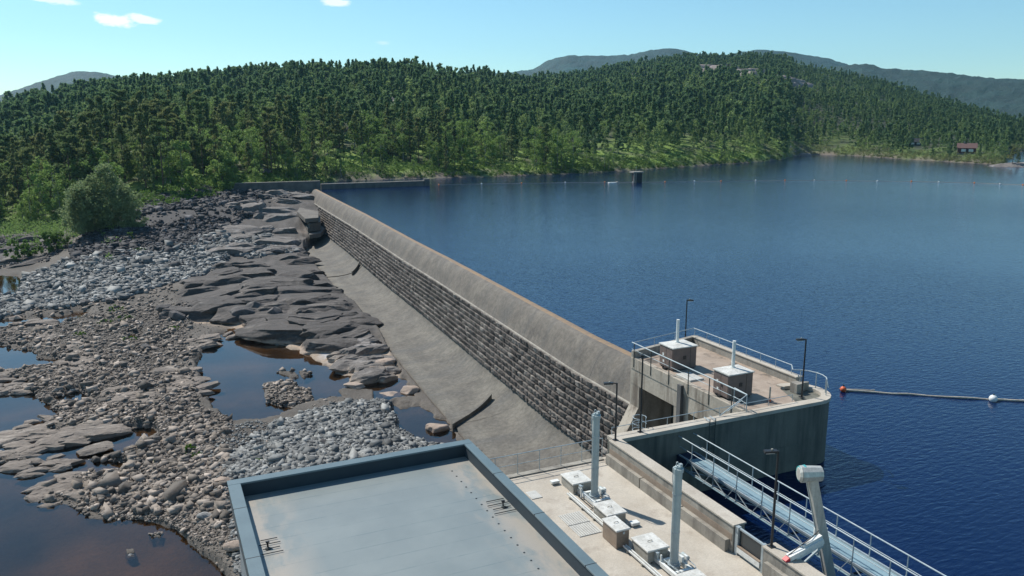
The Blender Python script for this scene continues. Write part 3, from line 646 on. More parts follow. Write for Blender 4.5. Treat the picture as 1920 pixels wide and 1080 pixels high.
# hatches
for nm,lb,x0,x1,y0,y1 in (('hatch_cover','small square white cover in the deck floor near the railing',15.72,16.29,32.3,33.1),('hatch_cover','large ribbed double cover in the deck floor beside the boxes',16.08,17.22,28.2,30.3)):
    h=thing(nm,lb,'hatch',(x0,y0,2.95))
    if x1-x0<.8: part('plate',MB().box(x0,x1,y0,y1,2.954,2.985,.005),'hatch',h)
    else:
        ym=(y0+y1)/2
        for a,b in ((y0,ym-.03),(ym+.03,y1)):
            part('plate',MB().box(x0,x1,a,b,2.954,2.985,.005),'hatch',h)
            m=MB()
            for q in range(9): m.box(x0+.06+q*.118,x0+.09+q*.118,a+.05,b-.05,2.986,2.997)
            part('rib',m,'boxgrey',h)
# cylinders (hydraulic hoists)
def hoist(x,y,hh,label):
    t=thing('hoist_cylinder',label,'cylinder',(x,y,2.95),'tall hoist cylinders on the deck')
    part('tube',MB().tube((x,y,3.2),(x,y,2.95+hh-.32),.175,n=24),'cyl',t,smooth=False)
    part('base_flange',MB().tube((x,y,3.02),(x,y,3.2),.27,n=20).tube((x,y,3.2),(x,y,3.3),.21,n=20),'steel',t)
    part('top_cap',MB().tube((x,y,2.95+hh-.32),(x,y,2.95+hh-.16),.215,n=20).tube((x,y,2.95+hh-.16),(x,y,2.95+hh-.08),.13,n=12),'cyl',t)
    part('lifting_eye',MB().path([(x-.05+.05*math.cos(a),y,2.95+hh+.02+.09*math.sin(a)) for a in np.linspace(0,2*math.pi,9)],.018,6),'steel',t)
    part('valve_block',MB().box(x+.06,x+.17,y-.06,y+.07,2.95+hh-.16,2.95+hh+.0),'steel',t)
    m=MB().path([(x-.1,y-.03,2.95+hh-.12),(x-.27,y-.05,2.95+hh-.08),(x-.29,y-.05,2.95+hh-.5),(x-.21,y-.03,2.95+hh-1.1),(x-.2,y-.03,3.3)],.018,6); part('hose',m,'steel',t)
    for z in (2.95+hh*.36,2.95+hh*.72): part('clamp',MB().tube((x,y,z),(x,y,z+.05),.187,n=20),'steel',t)
    b=thing('support_frame','white steel support frame of beams around the foot of the '+('far' if y>28 else 'near')+' hoist cylinder','frame',(x,y,2.95))
    for dx in (-.42,.42): part('side_beam',MB().beam((x+dx,y-1.0,3.12),(x+dx,y+.95,3.12),.12,.18),'white',b)
    for dy in (-.55,.45): part('cross_beam',MB().beam((x-.36,y+dy,3.1),(x+.36,y+dy,3.1),.14,.16),'white',b)
    for dx in (-.42,.42):
        for dy in (-.8,.75): part('foot',MB().box(x+dx-.11,x+dx+.11,y+dy-.11,y+dy+.11,2.952,3.03),'boxgrey',b)
    part('lug',MB().box(x+.3,x+.42,y-.12,y+.12,3.21,3.45).box(x+.46,x+.54,y-.2,y+.0,3.1,3.5),'white',b)
    part('lug',MB().box(x-.5,x-.38,y+.5,y+.7,3.21,3.5),'steel',b)
    return t
hoist(18.5,31.1,4.5,'tall pale grey hoist cylinder on the deck nearest the railing'); hoist(18.36,24.4,4.6,'tall pale grey hoist cylinder on the deck nearest the bottom edge')
def ebox(x0,x1,y0,y1,zt,label,side='boxgrey',feet=True):
    t=thing('equipment_box',label,'box',((x0+x1)/2,(y0+y1)/2,2.95),'weathered boxes on the deck')
    zb=2.99 if zt>3.7 else 3.02
    part('body',MB().box(x0,x1,y0,y1,zb,zt-.07),side,t)
    part('lid',MB().box(x0-.05,x1+.05,y0-.05,y1+.05,zt-.07,zt,.02),'lid',t)
    part('lid_handle',MB().path([((x0+x1)/2-.1,(y0+y1)/2,zt),((x0+x1)/2-.1,(y0+y1)/2,zt+.06),((x0+x1)/2+.1,(y0+y1)/2,zt+.06),((x0+x1)/2+.1,(y0+y1)/2,zt)],.014,6),'boxgrey',t)
    for xx in (x0+.1,x1-.1):
        part('skid',MB().box(xx-.07,xx+.07,y0+.05,y1-.05,2.952,zb-.001),'white',t)
    part('latch',MB().box((x0+x1)/2-.05,(x0+x1)/2+.05,y0-.075,y0-.052,zt-.2,zt-.1),'steel',t)
ebox(17.8,18.8,31.95,33.2,3.52,'low grey box with white lid, farthest box on the deck, beside the railing')
ebox(17.65,18.6,28.45,29.7,3.55,'low white lidded box just in front of the far hoist cylinder')
ebox(17.0,17.62,26.65,27.8,3.85,'tall box with shiny brown side and white lid between the two hoist cylinders','boxbrown')
ebox(17.55,18.55,25.1,26.3,3.58,'low white lidded box just behind the near hoist cylinder')
ebox(17.6,18.6,21.9,23.2,3.55,'low box with blue grey lid at the bottom edge below the near cylinder')
bf=thing('cable_tray','pair of white parallel rails linking the boxes along the deck','rails',(17.5,30,2.95))
for dx in (0,.13): 
    part('rail_bar',MB().beam((17.42+dx,31.9,3.12),(17.42+dx,28.0,3.12),.05,.07),'white',bf)
for y in (31.6,30.4,29.3,28.4): part('bracket',MB().box(17.38,17.6,y-.04,y+.04,2.952,3.08),'boxgrey',bf)
bf=thing('cable_tray','pair of white parallel rails in front of the tall brown box','rails',(17.5,26,2.95))
for dx in (0,.13): 
    part('rail_bar',MB().beam((17.28+dx,26.55,3.12),(17.28+dx,23.2,3.12),.05,.07),'white',bf)
for y in (26.2,25.1,24.2,23.5): part('bracket',MB().box(17.24,17.45,y-.04,y+.04,2.952,3.08),'boxgrey',bf)
for lb,x0,x1,y0,y1 in (('short white beam lying left of the farthest box',17.3,17.72,33.24,33.5),('short white beam lying right of the tall brown box',18.64,19.05,27.95,28.25)):
    t=thing('beam_stub',lb,'beam',(x0,y0,2.95)); part('beam',MB().box(x0,x1,y0,y1,3.03,3.15,.01),'white',t); part('block',MB().box(x0+.05,x0+.2,y0+.03,y1-.03,2.952,3.028),'boxgrey',t); part('block',MB().box(x1-.2,x1-.05,y0+.03,y1-.03,2.952,3.028),'boxgrey',t)
for y_,w_ in ((31.1,'far'),(24.4,'near')):
    t=thing('pipe_run','thin steel pipes bent around the foot of the '+w_+' hoist cylinder','pipes',(18.2,y_,2.95))
    part('pipe',MB().path([(18.0,y_+.7,3.35),(18.0,y_-.5,3.35),(18.15,y_-.9,3.3),(18.15,y_-1.25,3.1)],.022,6),'steel',t)
    part('pipe',MB().path([(18.95,y_+.5,3.3),(18.95,y_-.6,3.3),(18.8,y_-1.0,3.2)],.022,6),'steel',t)
    part('pipe',MB().path([(17.9,y_+.6,3.0),(17.9,y_-.9,3.0),(17.6,y_-1.0,3.0)],.018,6),'black',t)
    part('motor',MB().tube((18.95,y_-.15,3.36),(18.95,y_+.25,3.36),.09,n=12),'cyl',t)
    part('tray_post',MB().box(17.92,17.98,y_+.3,y_+.36,2.952,3.5),'white',t)
# ------------------------------------------------------------------ pier with rounded nose
pr=thing('pier_wall','long shaded concrete pier wall curving round at its lake end, greenish and darkened in colour for shade','pier',(30,34.5,-3))
def nose(r,cx=36.4,cy=36.25,n=14,a0=-90,a1=100): return [(cx+r*math.cos(R(a)),cy+r*math.sin(R(a))) for a in np.linspace(a0,a1,n)]
body=[(21.72,34.5)]+nose(1.75)+[(35.7,37.6),(35.2,35.25),(21.72,35.25)]
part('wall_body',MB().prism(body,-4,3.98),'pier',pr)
cop=[(21.65,34.42)]+nose(1.83)+[(36.1,37.65)]+nose(1.25)[::-1]+[(21.65,35.2)]
part('coping',MB().prism(cop,3.983,4.2),'concrete_light',pr)
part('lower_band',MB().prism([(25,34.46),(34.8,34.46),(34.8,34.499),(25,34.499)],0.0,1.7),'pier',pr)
lad=part('ladder',MB().path([(27.9,34.36,.3),(27.9,34.36,4.4)],.025,6).path([(28.3,34.36,.3),(28.3,34.36,4.4)],.025,6),'gatedark',pr)
m=MB()
for k in range(13): m.tube((27.9,34.36,.5+k*.3),(28.3,34.36,.5+k*.3),.016,n=6)
sub('rung',m,'gatedark',lad)
part('grab_bar',MB().path([(27.9,34.36,4.3),(27.9,34.9,4.35)],.03,6).path([(28.3,34.36,4.3),(28.3,34.9,4.35)],.03,6),'steel',pr)
cg=thing('ladder_cage','small round hoop guard of pale tube standing on the pier walkway behind the lamp','ladder guard',(23.9,35.0,4.2))
arc=[(23.95+.38*math.cos(R(a)),35.55+.38*math.sin(R(a))) for a in range(-60,261,32)]
for z in (4.55,4.95,5.3): part('hoop',MB().path([(x,y,z-.55) for x,y in arc],.02,6),'steel',cg)
for x,y in arc[::3]: part('upright',MB().tube((x,y,3.5),(x,y,4.78),.018,n=6),'steel',cg)
prl=thing('pier_railing','low thin grey railing along the back of the pier walkway','railing',(28,35.2,4.2))
rail(prl,[(21.9,35.14,4.2),(31.0,35.14,4.2),(34.7,35.14,4.2)],.42,1.7,.018,'steel',())
# ------------------------------------------------------------------ gatehouse
gh=thing('gatehouse','pale concrete gate structure with open bays and a brown stained platform on top','gatehouse',(34,41,-8))
GX0,GX1=31.0,37.8; yb0,yb1=47.35,49.0
part('platform_slab',MB().prism([(GX0,35.27),(35.1,35.27),(36,37.6),(GX1,37.6),(GX1,yb1),(GX0,yb0)],3.35,4.08),'platform_floor',gh)
part('side_wall',MB().box(GX0,GX0+.5,46.2,47.35,-8,2.198).box(GX0,GX0+.5,40.4,42.0,-8,2.198).box(GX0,GX0+.5,35.27,36.6,-8,2.198),'wallstain',gh)
part('lintel',MB().box(GX0-.02,GX0+.5,35.28,47.345,2.2,3.349),'wallstain',gh)
part('platform_edge',MB().box(GX0-.06,GX0+.35,35.28,47.3,3.351,4.15),'wallstain',gh)
part('rear_wall',MB().prism([(GX0+.52,yb0-.25),(GX1-.03,yb1-.35),(GX1-.03,yb1-.02),(GX0+.52,yb0+.12)],-8,3.345),'concrete_light',gh)
# flared foot of the far wall
part('flared_foot',MB().add([(GX0-.025,46.2,-8),(GX0-.025,47.34,-8),(27.6,47.34,-8),(27.6,46.2,-8),(GX0-.025,46.2,.6),(GX0-.025,47.34,.6),(29.6,47.34,-1.9),(29.6,46.2,-1.9)],[(4,5,6,7),(0,3,7,4),(3,2,6,7),(2,1,5,6)]),'wallstain',gh)
part('gate_leaf',MB().box(GX0+2.9,GX0+3.1,42.0,46.2,-8,2.2),'gatedark',gh)
part('gate_leaf',MB().box(GX0+2.9,GX0+3.1,36.6,40.4,-8,2.2),'gatedark',gh)
part('bay_divider',MB().box(GX0+.501,GX0+4,40.4,42.0,-8,3.34).box(GX0+.501,GX0+4,46.2,46.9,-8,3.34).box(GX0+.501,GX0+4,35.3,36.6,-8,3.34),'concrete',gh)
part('guide_channel',MB().box(GX0-.28,GX0-.02,40.95,41.35,-7,3.95),'dark_concrete',gh)
part('bay_floor',MB().box(26.4,37,35.26,47.3,-8.6,-8.2),'apron',gh)
part('lake_parapet',MB().box(GX1-.45,GX1,37.62,yb1-.35,4.083,4.6),'concrete',gh)
part('lake_parapet_cap',MB().box(GX1-.5,GX1+.04,37.6,yb1-.3,4.603,4.66),'concrete_light',gh)
part('rear_parapet',MB().prism([(GX0,yb0-.35),(GX1,yb1-.35),(GX1,yb1),(GX0,yb0)],4.083,4.62),'concrete',gh)
part('lake_wall',MB().box(GX1-.6,GX1-.02,37.5,48.5,-8,3.34),'concrete',gh)
part('corner_block',MB().box(36.35,36.9,36.5,37.1,4.0,4.62).box(36.9,37.6,36.75,37.0,4.0,4.55),'concrete',gh)
# railings of the platform
gr=thing('platform_railing','pale galvanised railing along the open side of the gatehouse platform','railing',(31,41,4.1))
m=MB().path([(31.0,47.3,5.25),(30.95,34.9,5.25)],.04); part('handrail',m,'steel',gr)
m=MB().path([(31.0,47.3,4.75),(30.95,35.4,4.75)],.018); part('wire',m,'steel',gr)
for y in np.linspace(36.2,46.9,6): part('post',MB().tube((30.93,y,3.5),(30.93,y,5.25),.035,n=6),'gatedark',gr)
m=MB().path([(30.95,34.9,5.25),(29.0,34.9,4.25)],.03).path([(30.95,35.3,4.8),(29.9,35.3,4.25)],.022); part('raking_brace',m,'steel',gr)
part('end_gate',MB().path([(30.95,34.9,4.2),(30.95,34.9,5.25),(31.1,36.2,5.25),(31.1,36.2,4.1)],.03).path([(30.95,34.9,4.7),(31.1,36.2,4.7)],.02),'steel',gr)
gr=thing('platform_railing','thin pale railing on the lake side parapet of the gatehouse, turning at the far corner','railing',(37.6,43,4.6))
m=MB().path([(31.05,47.2,5.25),(37.55,48.75,5.25),(37.55,38.3,5.25)],.032); part('handrail',m,'steel',gr)
for x,y in [(37.55,y) for y in np.linspace(38.3,48.6,8)]+[(33.2,47.7),(35.4,48.2)]: part('post',MB().tube((x,y,4.6),(x,y,5.25),.018,n=6),'steel',gr)
gr=thing('curved_railing','hooped silver railing curving round the nose of the pier','railing',(37,37,4.2))
c=[(37.55,38.3,5.25)]+[(36.5+1.45*math.cos(R(a)),36.25+1.45*math.sin(R(a)),5.2) for a in (70,50,30,10,-10,-30,-50)]+[(37.4,34.95,4.75)]
part('handrail',MB().path(c,.035),'steel',gr)
for i in (2,4,6,7): part('post',MB().tube((c[i][0],c[i][1],4.2),c[i],.03,n=6),'steel',gr)
# cabinets
def cabinet(x0,x1,y0,y1,zt,px,py,ph_,label):
    t=thing('gate_cabinet',label,'cabinet',((x0+x1)/2,(y0+y1)/2,4.08),'brown cabinets on the gatehouse platform')
    part('plinth',MB().box(x0+.08,x1-.08,y0+.08,y1-.08,4.083,4.16),'black',t)
    part('body',MB().box(x0,x1,y0,y1,4.163,zt-.12),'cabinet',t)
    part('roof',MB().add([(x0-.07,y0-.07,zt-.12),(x1+.07,y0-.07,zt-.12),(x1+.07,y1+.07,zt-.12),(x0-.07,y1+.07,zt-.12),(x0-.07,y0-.07,zt-.05),(x1+.07,y0-.07,zt-.05),(x1+.07,y1+.07,zt-.05),(x0-.07,y1+.07,zt-.05),((x0+x1)/2-.1,(y0+y1)/2,zt+.03),((x0+x1)/2+.1,(y0+y1)/2,zt+.03)],[(3,2,1,0),(0,1,5,4),(1,2,6,5),(2,3,7,6),(3,0,4,7),(4,5,9,8),(5,6,9),(6,7,8,9),(7,4,8)]),'lid',t)
    ym=(y0+y1)/2
    d=part('door',MB().box(x0-.02,x0-.002,y0+.06,ym-.02,4.22,zt-.2),'cabinet',t); sub('handle',MB().box(x0-.06,x0-.021,ym-.16,ym-.1,4.8,4.95),'black',d)
    d=part('door',MB().box(x0-.02,x0-.002,ym+.02,y1-.06,4.22,zt-.2),'cabinet',t); sub('notice',MB().box(x0-.026,x0-.021,ym+.25,ym+.42,4.95,5.15),'white',d)
    sub('notice',MB().box(x0-.026,x0-.021,ym+.2,ym+.36,4.5,4.66),'white',d)
    part('vent',MB().box((x0+x1)/2-.12,(x0+x1)/2+.12,y0-.02,y0-.002,4.85,5.1),'black',t)
    part('seam',MB().box(x1-.5,x1-.48,y0-.012,y0-.002,4.2,zt-.15),'black',t)
    part('foot_valve',MB().box(x0-.25,x0-.05,y0+.5,y0+.75,4.085,4.25).tube((x0-.15,y0+.9,4.085),(x0-.15,y0+.9,4.3),.06),'black',t)
    part('hoist_tube',MB().tube((px,py,zt-.04),(px,py,zt+ph_),.105,n=18).tube((px,py,zt-.04),(px,py,zt+.06),.17,n=16),'white',t)
cabinet(31.75,33.7,43.35,44.9,5.8,32.75,44.3,1.65,'brown cabinet with white tube on top at the far end of the gatehouse platform')
cabinet(31.45,33.3,37.15,38.6,5.78,32.5,38.1,1.75,'brown cabinet with white tube on top nearest the lamp on the gatehouse platform')
t=thing('hatch_cover','pale flat cover on the platform between the two brown cabinets','hatch',(31.9,41.5,4.1)); part('plate',MB().box(31.5,32.6,41.0,42.6,4.1,4.2,.02),'hatch',t); part('frame',MB().box(31.42,32.68,40.92,42.68,4.083,4.099),'boxgrey',t)
t=thing('marker_post','slim grey post with orange foot standing on the brown platform','post',(33.66,35.7,4.08)); part('post',MB().tube((33.7,36.0,4.25),(33.7,36.0,5.0),.05,n=8),'boxgrey',t); part('foot',MB().tube((33.7,36.0,4.083),(33.7,36.0,4.25),.11,.07,n=10),'orange',t)
# ------------------------------------------------------------------ street lamps
def lamp(x,y,z,h,dx,dy,label,arm=.45,twin=False):
    t=thing('lamp_post',label,'lamp post',(x,y,z),'black lamp posts')
    part('base_plate',MB().box(x-.13,x+.13,y-.13,y+.13,z,z+.03),'black',t)
    part('pole',MB().tube((x,y,z+.03),(x,y,z+h),.055,.045,n=10),'black',t)
    part('arm',MB().tube((x,y,z+h-.04),(x+dx*arm,y+dy*arm,z+h+.0),.03,n=6),'black',t)
    a=(x+dx*arm,y+dy*arm,z+h-.01); b=(x+dx*(arm+.5),y+dy*(arm+.5),z+h-.03)
    hd=part('lamp_head',MB().beam(a,b,.22,.09),'black',t)
    sub('lens',MB().beam((a[0]+dx*.1,a[1]+dy*.1,a[2]-.06),(b[0]-dx*.06,b[1]-dy*.06,b[2]-.06),.16,.03),'buoywhite',hd)
    sub('sensor',MB().tube((a[0]+dx*.2,a[1]+dy*.2,a[2]+.04),(a[0]+dx*.2,a[1]+dy*.2,a[2]+.1),.04),'boxgrey',hd)
    if twin: part('junction_box',MB().box(x-.09,x+.09,y-.11,y-.06,z+.6,z+.85),'black',t)
L_=(-.91,.41); Rr=(.91,-.41)
lamp(21.62,34.3,4.26,3.2,*L_,'black lamp post on the corner where parapet and pier meet, head turned left',.2)
lamp(23.55,34.85,4.2,4.35,.3,.95,'black lamp post on the pier in front of the gate bays',.0)
lamp(36.05,35.75,4.08,3.75,*L_,'black lamp post at the lake side of the platform beside the curved railing',.1)
lamp(37.35,49.5,3.6,3.75,*Rr,'black lamp post at the far corner of the platform behind the first cabinet',.0)
lamp(21.6,22.4,4.23,4.1,*L_,'black lamp post on the near parapet in front of the footbridge, head seen from above',.05)
# ------------------------------------------------------------------ footbridge
fb=thing('footbridge','blue grey steel footbridge with railings crossing the dark intake water from the pier','footbridge',(26.3,25,2.6))
y0,y1=12.,34.3; xa,xb=25.85,26.85
part('walkway_plate',MB().box(xa+.04,xb-.04,y0,33.6,2.56,2.6),'bridge',fb)
part('end_plate',MB().box(xa-.05,xb+.05,33.62,34.47,2.2,2.61),'navy',fb)  # navy colour stands in for shade on the bridge end
for x in (xa,xb):
    part('top_chord',MB().beam((x,y0,2.64),(x,y1,2.64),.07,.1),'steel',fb)
    part('bottom_chord',MB().beam((x,y0,2.02),(x,34.0,2.02),.07,.09),'steel',fb)
    part('kick_plate',MB().box(x-.012,x+.012,y0,33.9,2.5,2.585),'bridge',fb)
    part('lower_tie',MB().beam((x,y0,1.98),(x,33.9,1.98),.16,.03),'bridge',fb)
    hr=part('handrail',MB().path([(x,y0,3.72),(x,y1+.15,3.72)],.032),'steel',fb)
    part('mid_rail',MB().path([(x,y0,3.15),(x,y1,3.15)],.02),'steel',fb)
    s=-1 if x==xa else 1
    for k in range(12):
        y=y1-1.1-k*1.85
        part('post',MB().tube((x,y,2.05),(x,y,3.72),.028,n=6),'steel',fb)
        part('outrigger',MB().tube((x+s*.02,y,2.9),(x+s*.28,y+.45,2.05),.018,n=6),'steel',fb)
for k in range(12):
    y=y1-1.1-k*1.85; part('cross_member',MB().beam((xa,y,2.06),(xb,y,2.06),.08,.1),'navy',fb); part('diagonal',MB().tube((xa,y,2.1),(xb,y-1.8,2.1),.03,n=6),'steel',fb); part('diagonal',MB().tube((xa,y,2.56),(xa,y-.92,2.06),.025,n=6),'steel',fb); part('diagonal',MB().tube((xb,y,2.56),(xb,y-.92,2.06),.025,n=6),'steel',fb)
t=thing('lifebuoy_bracket','small bent steel bracket on the far railing of the footbridge','bracket',(27,19,2.9)); part('bracket',MB().path([(26.95,19.2,3.2),(27.3,19.0,3.0),(27.3,18.2,3.0),(26.95,18.2,3.3)],.025,6),'steel',t)
# ------------------------------------------------------------------ rake crane
def atfwd(u,v,a):
    d=ray(u,v); k=a/(d[0]*FW[0]+d[1]*FW[1]); return (d[0]*k,d[1]*k,H_+d[2]*k)
cb=atz(1566,1130,1.8); ca=cb[0]*FW[0]+cb[1]*FW[1]; ct=atfwd(1522,893,ca)
cr=thing('rake_crane','leaning stainless crane boom with a rounded silver head and white hydraulic arm above the intake','crane',cb)
cb=np.array(cb); ct=np.array(ct); dv=(ct-cb)/np.linalg.norm(ct-cb); sv=np.array((RT[0],RT[1],0)); nv=np.cross(dv,sv)
def bl(m,a,b,w,h,ox=0,oy=0): return m.beam(tuple(a+sv*ox+nv*oy),tuple(b+sv*ox+nv*oy),w,h)
part('boom',bl(MB(),cb,ct,.36,.34),'metal',cr)
part('boom_rib',bl(MB(),cb,ct-dv*.3,.05,.05,-.19,.18),'steel',cr); part('boom_rib',bl(MB(),cb,ct-dv*.3,.05,.05,.1,.19),'steel',cr); part('boom_rib',bl(MB(),cb,ct-dv*.3,.035,.05,-.04,.19),'gatedark',cr)
hc=ct+dv*.12-sv*.02
hd=part('head',MB().tube(tuple(hc-sv*.42-nv*.05),tuple(hc+sv*.40),.34,.30,n=10).tube(tuple(hc-sv*.5-nv*.05),tuple(hc-sv*.42-nv*.05),.24,.34,n=10),'metal',cr)
sub('end_ring',MB().tube(tuple(hc-sv*.47),tuple(hc-sv*.22),.30,.349,n=10),'teal',hd)
sub('pulley',MB().tube(tuple(hc+sv*.0+nv*.25-dv*.05),tuple(hc+sv*.0+nv*.37-dv*.05),.15,n=14),'gatedark',hd); sub('pulley',MB().tube(tuple(hc+sv*.28+nv*.22-dv*.02),tuple(hc+sv*.28+nv*.33-dv*.02),.09,n=12),'gatedark',hd)
j=np.array(atfwd(1541,1012,ca-.4)); e=np.array(atfwd(1478,1046,ca-.9)); g2=np.array(atfwd(1500,1062,ca-.6))
part('arm',MB().beam(tuple(j),tuple(e),.26,.2).beam(tuple(j+dv*.16),tuple(j+(e-j)*.55+dv*.14),.16,.14).beam(tuple(j-dv*.15),tuple(j+(e-j)*.8-dv*.2),.12,.12),'white',cr)
part('hose',MB().path([tuple(j+dv*.3+nv*.2),tuple(j+(e-j)*.3+dv*.3),tuple(j+(e-j)*.6+dv*.22),tuple(e+dv*.1)],.022,6),'black',cr)
part('control_box',MB().box(g2[0]-.28,g2[0]+.12,g2[1]-.2,g2[1]+.15,g2[2]-.35,g2[2]-.05),'navy',cr)
part('arm_tip',MB().beam(tuple(e),tuple(e+(e-j)*.12-dv*.05),.22,.14),'red',cr)
part('ram',MB().tube(tuple(j-dv*.25),tuple(g2),.05,n=8).tube(tuple(g2),tuple(e),.028,n=8),'steel',cr)
part('clamp_plate',MB().beam(tuple(cb+dv*(np.dot(j-cb,dv))-sv*.26+nv*.2),tuple(cb+dv*(np.dot(j-cb,dv))+sv*.26+nv*.2),.1,.3),'white',cr)
part('elbow',MB().beam(tuple(g2-sv*.3),tuple(g2+sv*.18-dv*.12),.16,.2).tube(tuple(g2-dv*.35-sv*.2),tuple(g2-dv*.35+sv*.35),.07,n=8),'white',cr)
part('fitting',MB().tube(tuple(cb+dv*.5-sv*.35+nv*.2),tuple(cb+dv*.5-sv*.15+nv*.2),.09,n=10),'steel',cr)
part('pedestal',MB().box(cb[0]-.4,cb[0]+.4,cb[1]-.4,cb[1]+.4,-3,1.85),'boxgrey',cr)
# ------------------------------------------------------------------ buoys, boom
bl_=[(823,347,0),(903,345,1),(978,344,0),(1060,342.5,1),(1134,342,0),(1187,342,1),(1247,341.5,0),(1302,340,1),(1352,340,0),(1417,338.5,1),(1472,338.5,0),(1527,338.5,1),(1587,339,0),(1645,339.8,1),(1709,340.5,0),(1760,341.5,1),(1827,343.2,0),(1875,345.2,1),(1918,347,0)]
pts=[atz(u,v_,0) for u,v_,_ in bl_]; Bm={}
M['buoyorange']=surf('buoy_orange',(.8,.24,.05),(.7,.2,.04),4,rough=.5,b=0)
for c,mt_ in ((0,'buoyorange'),(1,'buoywhite')):
    Bm[c]=(MB().sphere((0,0,.1),.27,14,8).mesh('float',M[mt_],True),MB().tube((0,0,.4),(0,0,.56),.07,n=8).mesh('eye',M['gatedark']))
for k,(P,(u,v_,c)) in enumerate(zip(pts,bl_)):
    wh=('orange','white')[c]
    lab={0:'orange buoy beside the end of the low far wall',18:'orange buoy at the right edge of the picture',5:'white buoy beside the little water tower'}.get(k,wh+' buoy, '+['first','first','second','third','fourth','fifth','sixth','seventh'][(6-k)//2 if k<5 else (k-4)//2]+' '+wh+' one '+('left' if k<5 else 'right')+' of the little water tower')
    o=thing('buoy',lab,'buoy',P,'buoys on the far line')
    for nm,me in zip(('float','eye'),Bm[c]): q=bpy.data.objects.new(nm,me); COL.objects.link(q); q.parent=o
m=MB()
for a,b in zip(pts[:-1],pts[1:]):
    mid=((a[0]+b[0])/2,(a[1]+b[1])/2+.3,.03); m.path([(a[0],a[1],.06),mid,(b[0],b[1],.06)],.05,5)
link('buoy_line',m.mesh('buoy_line',M['wood']),label='thin floating rope stringing the far row of buoys together',cat='rope')
ob=atz(1581,732,.1); wb_=atz(1862,750,.1)
for P,mt_,lab in ((ob,'orange','orange red buoy by the rounded nose of the pier'),(wb_,'buoywhite','large white buoy out on the log boom at right')):
    o=thing('buoy',lab,'buoy',P); part('float',MB().sphere((P[0],P[1],.2),.24 if mt_=='orange' else .3,18,12),mt_,o,smooth=True); part('eye',MB().tube((P[0],P[1],.4),(P[0],P[1],.58),.05),'gatedark',o)
def log(name,lab,a,b,r):
    m=MB(); n=9; P=[]
    for i in range(n+1):
        t_=i/n; P.append((a[0]+(b[0]-a[0])*t_+rng.normal(0,.05),a[1]+(b[1]-a[1])*t_+rng.normal(0,.03),.06+rng.normal(0,.015)))
    for q,w_ in zip(P[:-1],P[1:]): m.tube(q,w_,r*rng.uniform(.85,1.15),r*rng.uniform(.85,1.15),n=8)
    link(name,m.mesh(name,M['wood']),label=lab,cat='log boom')
log('log_boom','pale floating log boom between the orange buoy and the large white buoy',atz(1586,733.5,0),atz(1856,750,0),.075)
log('log_boom','pale floating log boom running off the picture right of the large white buoy',atz(1868,750.5,0),atz(1990,757,0),.085)
log('drift_branches','brown drift branches caught behind the boom near the pier nose',atz(1572,730,0),atz(1640,733,0),.04)
# water tower
tw=atz(1192,342,0); x,y=tw[:2]
t=thing('gauge_tower','small dark square tower standing in the lake beyond the buoys','tower',(x,y,0))
part('shaft',MB().box(x-1.0,x+1.9,y-1,y+1,-3,3.3),'dark',t)
for dx in (-1.45,-.75): part('column',MB().box(x+dx-.16,x+dx+.16,y-1.3,y-1.02,-3,3.3),'concrete',t)
part('roof',MB().box(x-1.9,x+2.2,y-1.6,y+1.3,3.31,3.75),'concrete',t); part('mast',MB().tube((x,y,3.75),(x,y,5.4),.06),'steel',t)
bo=atz(1148,343.5,0); t=thing('raft','small white raft floating left of the water tower','raft',bo); part('hull',MB().box(bo[0]-1.5,bo[0]+1.5,bo[1]-.5,bo[1]+.5,-.1,.3,.06),'white',t); part('end_block',MB().box(bo[0]+1.6,bo[0]+2.2,bo[1]-.3,bo[1]+.3,-.1,.5,.05),'wood',t)
# cabins
def cabin(u,v_,w,dp,hh,mw,mr,label,rot):
    x,y=[float(q) for q in ud2xy(u,float(np.interp(u,_su,_sd))+v_)]; z=float(gz(x,y)[0]); t=bpy.data.objects.new('cabin',None); COL.objects.link(t); t.location=(x,y,z); t.rotation_euler=(0,0,rot); t['label']=label; t['category']='cabin'
    def pp(n,m,mat):
        o=bpy.data.objects.new(n,m.mesh(n,M[mat])); COL.objects.link(o); o.parent=t; return o
    pp('foundation',MB().box(-w/2-.1,w/2+.1,-dp/2-.1,dp/2+.1,-2.5,.35),'concrete')
    wl=pp('wall',MB().add([(-w/2,-dp/2,.352),(w/2,-dp/2,.352),(w/2,dp/2,.352),(-w/2,dp/2,.352),(-w/2,-dp/2,hh),(w/2,-dp/2,hh),(w/2,dp/2,hh),(-w/2,dp/2,hh),(-w/2,0,hh+dp*.36),(w/2,0,hh+dp*.36)],[(0,1,5,4),(1,2,6,9,5),(2,3,7,6),(3,0,4,8,7)]),mw)
    rf=pp('roof',MB().add([(-w/2-.5,-dp/2-.5,hh-.2),(w/2+.5,-dp/2-.5,hh-.2),(w/2+.5,0,hh+dp*.36+.16),(-w/2-.5,0,hh+dp*.36+.16),(w/2+.5,dp/2+.5,hh-.2),(-w/2-.5,dp/2+.5,hh-.2)],[(0,1,2,3),(3,2,4,5)]),mr)
    c=bpy.data.objects.new('chimney',MB().box(-w*.2,-w*.2+.7,-.35,.35,hh+dp*.2,hh+dp*.36+1).mesh('chimney',M['concrete'])); COL.objects.link(c); c.parent=rf
    for x0,y0_,x1,y1_ in ((-w/2-.05,-.9,-w/2-.01,.9),(-w*.3,-dp/2-.05,-w*.05,-dp/2-.01),(w*.1,-dp/2-.05,w*.35,-dp/2-.01)):
        pp('window',MB().box(x0,x1,y0_,y1_,hh*.38,hh*.8),'white')
        
    pp('door',MB().box(-.45,.45,-dp/2-.06,-dp/2-.01,.36,hh*.8),'dark')
cabin(1819,27,8.5,6,3.3,'cabin','cabroof','red brown cabin with gabled roof on the right shore among pines',-al_-R(28))
